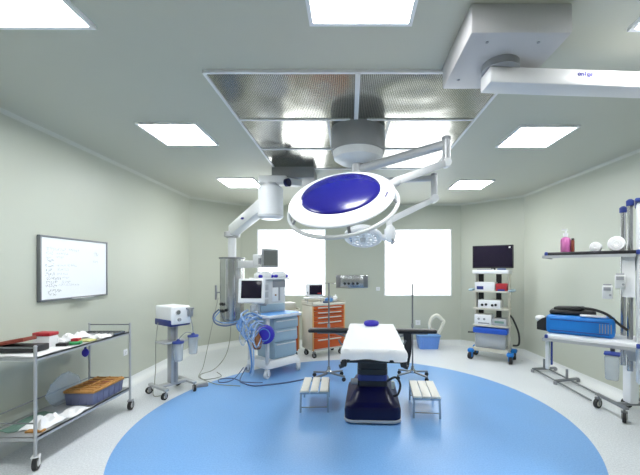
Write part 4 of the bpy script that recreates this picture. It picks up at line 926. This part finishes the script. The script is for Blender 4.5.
b = MB(Matrix.Translation(cloc(0.24, 0.0))).use(M['cloth']); b.ball((0, 0, 0.045), (0.08, 0.10, 0.045), 14); b.ball((0.03, 0.02, 0.085), (0.05, 0.06, 0.04), 12); tag(b.build('swab_bundle'), 'heap of white swabs on the right part of the orange cart top', 'bundle')
t = thing('spray_bottle', 'pale pink bottle at the right end of the orange cart top', 'bottle', cloc(0.325, 0.06))
MB().lathe([(0.0, 0), (0.032, 0), (0.034, 0.01), (0.034, 0.09), (0.014, 0.115)], seg=18).build('bottle_body', mat('pale_pink_plastic', (0.66, 0.50, 0.60), 0.4), t)
MB().use(M['white']).lathe([(0.015, 0.112), (0.015, 0.145), (0.0, 0.147)], seg=14).build('cap', None, t)
b = MB(Matrix.Translation(cloc(-0.02, -0.14)) @ Matrix.Rotation(R(30), 4, 'Z')).use(M['bluecable']); b.box((0, 0, 0.02), (0.12, 0.07, 0.04), bev=0.006); tag(b.build('small_box'), 'small dark teal box at the front edge of the orange cart top, under the stand', 'box')
C2 = FR[DC2.name]
b = MB(C2).use(M['beige']); b.box((0.10, 0.0, 0.985), (0.34, 0.26, 0.14), bev=0.01); tag(b.build('cardboard_box'), 'pale beige box on the half-hidden orange cart', 'box')

# ------------------------------------------------------------------ endoscopy tower
EA = R(-34)
T = thing('endoscopy_tower', 'tall beige endoscopy tower on blue casters with a large dark screen', 'equipment tower', (2.715, 6.60, 0), EA)
W, D = 0.62, 0.42
for x, y in ((-1, -1), (1, -1), (-1, 1), (1, 1)):
    cx, cy = x * (W / 2 + 0.035), y * (D / 2 - 0.02)
    c = caster(T, cx, cy, 0.066, 0.05, 0.15, R(250 if x < 0 else 290), M['brightblue'], M['rubber'], M['rubber'])
    b = MB().use(M['brightblue']); b.box((cx, cy, 0.165), (0.12, 0.12, 0.07), bev=0.025); b.build('bumper', None, T)
b = MB().use(M['beige']); b.span((-W / 2, -D / 2, 0.17), (W / 2, D / 2, 0.24), 0.015); b.build('base', None, T)
for x in (-1, 1):
    b = MB().use(M['beige']); b.span((x * (W / 2 - 0.015) - 0.016, -0.06, 0.22), (x * (W / 2 - 0.015) + 0.016, 0.10, 1.66), 0.008); b.build('upright', None, T)
for x in (-0.235, 0.09): MB().use(M['black']).span((x - 0.045, 0.12, 0.60), (x + 0.045, 0.17, 1.62)).build('cable_duct', None, T)
zs = [0.67, 0.985, 1.31]
for z in zs:
    b = MB().use(M['beige']); b.span((-W / 2, -D / 2 - 0.01, z - 0.03), (W / 2, D / 2 - 0.02, z), 0.006); b.build('shelf', None, T)
b = MB().use(M['white']); b.span((-W / 2 - 0.01, -D / 2, 1.63), (W / 2 + 0.01, D / 2, 1.70), 0.012); b.build('shelf', None, T)
for x in (-1, 1):
    b = MB().use(M['paleblue']); b.tube([(x * W / 2, 0.12, 1.32), (x * (W / 2 + 0.07), 0.08, 1.32), (x * (W / 2 + 0.07), -0.16, 1.32), (x * W / 2, -0.20, 1.32)], 0.022, 8, 4); b.build('side_handle', None, T)
b = MB().use(M['black']); b.span((-0.04, 0.07, 1.69), (0.04, 0.11, 1.95)); b.box((0, 0.02, 1.953), (0.74, 0.05, 0.44), bev=0.012); mo = b.build('monitor', None, T)
MB().use(M['screen']).box((0, -0.0055, 1.958), (0.70, 0.005, 0.395)).build('screen', None, mo)
MB().use(M['offwhite']).box((0.305, -0.009, 2.125), (0.030, 0.003, 0.028), (0, R(20), 0)).build('badge', None, mo)
b = MB().use(M['greypl']); b.box((-0.09, -0.12, 1.711), (0.26, 0.12, 0.02), bev=0.005); tw = FR[T.name]
def on_tower(name, label, cat, mm, x, y, z, sx_, sy_, sz_, bev=0.008):
    t = thing(name, label, cat, tw @ Vector((x, y, z)), EA)
    MB().use(mm).box((0, 0, sz_ / 2), (sx_, sy_, sz_), bev=bev).build('casing', None, t); return t
b2 = MB(tw).use(M['greypl']); b2.box((-0.10, -0.12, 1.712), (0.28, 0.12, 0.024), bev=0.005); tag(b2.build('keyboard'), 'dark keyboard on the top tower shelf below the large screen', 'keyboard')
b2 = MB(tw).use(M['bluecable']); b2.box((0.19, -0.12, 1.715), (0.14, 0.10, 0.03), bev=0.006); tag(b2.build('remote_control'), 'dark control box on the top tower shelf, right of the keyboard', 'control box')
t = on_tower('video_unit', 'white video unit with a dark display on the second tower shelf', 'video unit', M['white'], -0.10, -0.06, 1.31, 0.36, 0.26, 0.16)
MB().use(M['darkblue']).box((-0.08, -0.132, 0.055), (0.12, 0.006, 0.06)).build('display', None, t)
t = on_tower('red_box', 'dark red box beside the white video unit on the second tower shelf', 'box', M['red'], 0.19, -0.06, 1.31, 0.19, 0.22, 0.14)
MB().use(M['bumper']).box((0, -0.112, 0.02), (0.12, 0.006, 0.03)).build('label_strip', None, t)
t = on_tower('light_source', 'white light source with round dark controls on the middle tower shelf', 'light source', M['white'], -0.02, -0.06, 0.985, 0.40, 0.28, 0.15)
for k, x in enumerate((-0.12, -0.05, 0.06, 0.12)): MB().use(M['black']).cyl((x, -0.139, 0.06 + 0.01 * (k % 2)), (x, -0.15, 0.06 + 0.01 * (k % 2)), 0.024, seg=16).build('knob', None, t)
t = on_tower('insufflator', 'white unit with two dark dials at the left of the lower tower shelf', 'insufflator', M['white'], -0.13, -0.08, 0.67, 0.30, 0.26, 0.19)
for x in (-0.07, 0.03): MB().use(M['greypl']).cyl((x, -0.129, 0.11), (x, -0.138, 0.11), 0.022, seg=16).build('dial', None, t)
MB().use(M['greypl']).box((0.02, -0.1295, 0.035), (0.20, 0.004, 0.02)).build('slot', None, t)
t = on_tower('pump_unit', 'low grey-green unit at the right of the lower tower shelf', 'pump', M['alu'], 0.16, -0.08, 0.67, 0.24, 0.24, 0.13)
MB().use(M['greentray']).box((0, -0.122, 0.07), (0.16, 0.006, 0.04)).build('display', None, t)
t = on_tower('storage_bin', 'clear storage box with a blue lid holding white cloths at the bottom of the tower', 'storage box', M['clear'], 0.0, -0.05, 0.24, 0.53, 0.34, 0.28, 0.02)
MB().use(M['blue']).box((0, -0.01, 0.33), (0.60, 0.38, 0.10), bev=0.015).build('lid', None, t)
for k, x in enumerate((-0.165, 0.0, 0.165)):
    b = MB(tw @ Matrix.Translation((x, -0.06, 0.256))).use(M['cloth']); b.ball((0, 0, 0.10), (0.075, 0.12, 0.095), 14)
    tag(b.build('folded_cloth'), ('left', 'middle', 'right')[k] + ' white cloth inside the clear storage box of the tower', 'cloth', 'cloths in the storage box')
b = MB().use(M['rubber']); b.tube([(0.30, 0.05, 0.85), (0.37, -0.02, 0.78), (0.46, -0.04, 0.55), (0.46, -0.02, 0.34), (0.36, 0.02, 0.30)], 0.017, 8); b.build('light_cable', None, T)
b = MB().use(M['black']); b.cyl((-0.30, -0.10, 0.50), (-0.42, -0.14, 0.50), 0.014, seg=10); b.build('push_handle', None, T)

# ------------------------------------------------------------------ blue bin with a hose
T = thing('blue_bin', 'light blue plastic bin on the floor by the back wall under the right window', 'bin', (1.70, 7.56, 0))
b = MB().use(M['binblue']); loft(b, [(rrect(0.40, 0.28, 0.04), 0.0), (rrect(0.48, 0.34, 0.05), 0.27)]); b.build('bin_body', None, T)
b = MB().use(M['hoseblue']); loft(b, [(rrect(0.50, 0.36, 0.05), 0.26), (rrect(0.51, 0.37, 0.05), 0.29), (rrect(0.46, 0.32, 0.05), 0.31)]); b.build('rim', None, T)
b = MB().use(M['binblue']); b.box((0.10, -0.165, 0.16), (0.012, 0.02, 0.2)); b.box((-0.12, -0.165, 0.16), (0.012, 0.02, 0.2)); b.build('rib', None, T)
b = MB(FR[T.name]).use(M['ivory']); b.tube([(0.08, 0.02, 0.32), (0.05, 0.02, 0.52), (0.11, 0.02, 0.66), (0.22, 0.02, 0.70), (0.31, 0.02, 0.62)], 0.042, 12); b.tube([(0.34, 0.0, 0.55), (0.31, 0.0, 0.47), (0.25, 0.0, 0.35), (0.22, 0.0, 0.31)], 0.036, 12)
b.tube([(0.31, 0.02, 0.62), (0.35, 0.01, 0.58), (0.34, 0.0, 0.54)], 0.036, 10)
tag(b.build('ivory_hose'), 'thick ivory hose arching out of the blue bin', 'hose')

# ------------------------------------------------------------------ low stand and trolley by the right wall
T = thing('base_frame_stand', 'low steel base frame with two crossbars on the floor by the right wall', 'base frame', (3.2, 5.2, 0))
for (p, q) in (((3.04, 5.76), (3.47, 5.84)), ((3.05, 5.14), (3.47, 5.26))):
    b = MB().use(M['dsteel']); b.beam((*p, 0.05), (*q, 0.05), 0.05, 0.035, 0.008); cb = b.build('crossbar', None, T, world=True)
    for e in (p, q): MB().use(M['greypl']).cyl((*e, 0), (*e, 0.045), 0.026, seg=14).build('foot', None, cb, world=True)
    m_ = ((p[0] + q[0]) / 2, (p[1] + q[1]) / 2); MB().use(M['dsteel']).cyl((*m_, 0.05), (*m_, 0.21), 0.018, seg=12).build('stub_post', None, cb, world=True)
for x in (3.10, 3.34):
    b = MB().use(M['dsteel']); b.beam((x, 5.80, 0.035), (x - 0.02, 4.42, 0.035), 0.02, 0.016); b.build('rail', None, T, world=True)
T = thing('column_trolley', 'white column trolley on black casters at the right edge below the pendant', 'trolley', (3.22, 4.05, 0))
for x, y, an in ((-0.15, 0.22, 200), (-0.15, -0.18, 230), (0.22, 0.22, 160), (0.22, -0.18, 130)):
    caster(T, x, y, 0.058, 0.035, 0.15, R(an), M['dsteel'], M['rubber'], M['beige'])
b = MB().use(M['dsteel']); b.box((-0.15, 0.02, 0.16), (0.05, 0.48, 0.03), bev=0.008); b.box((0.22, 0.02, 0.16), (0.05, 0.48, 0.03), bev=0.008); b.box((0.035, -0.08, 0.165), (0.40, 0.06, 0.03), bev=0.008); b.build('base', None, T)
b = MB().use(M['white']); b.box((0.0, -0.08, 0.52), (0.10, 0.12, 0.68), bev=0.015); b.build('column', None, T)
b = MB().use(M['offwhite']); b.box((0.06, 0.0, 0.80), (0.44, 0.46, 0.03), bev=0.008); tp = b.build('tray', None, T)
b = MB().use(M['bumper']); b.box((0.06, -0.235, 0.825), (0.46, 0.02, 0.05), bev=0.006); b.box((-0.165, 0.0, 0.825), (0.02, 0.46, 0.05), bev=0.006); b.build('tray_edge', None, tp)

# ------------------------------------------------------------------ camera, world, render look
cam = bpy.data.cameras.new('camera'); co = bpy.data.objects.new('camera', cam); col.objects.link(co)
co.location = (0, 0, 1.7); co.rotation_euler = (R(90), 0, 0)
cam.sensor_width = 36; cam.sensor_fit = 'HORIZONTAL'; cam.lens = 36 * 346 / 640
cam.shift_x = -(350 - 320) / 640; cam.shift_y = (270 - 237.5) / 640
cam.clip_start = 0.05; scene.camera = co
w = bpy.data.worlds.new('world'); scene.world = w; w.use_nodes = True
w.node_tree.nodes['Background'].inputs[0].default_value = (0.8, 0.85, 0.9, 1); w.node_tree.nodes['Background'].inputs[1].default_value = 0.3
scene.view_settings.view_transform = 'Standard'; scene.view_settings.look = 'None'
scene.view_settings.exposure = 1.2; scene.view_settings.gamma = 1.0; scene.view_settings.use_curve_mapping = False
scene.cycles.use_denoising = True; scene.cycles.max_bounces = 10; scene.cycles.diffuse_bounces = 6
scene.cycles.sample_clamp_indirect = 8
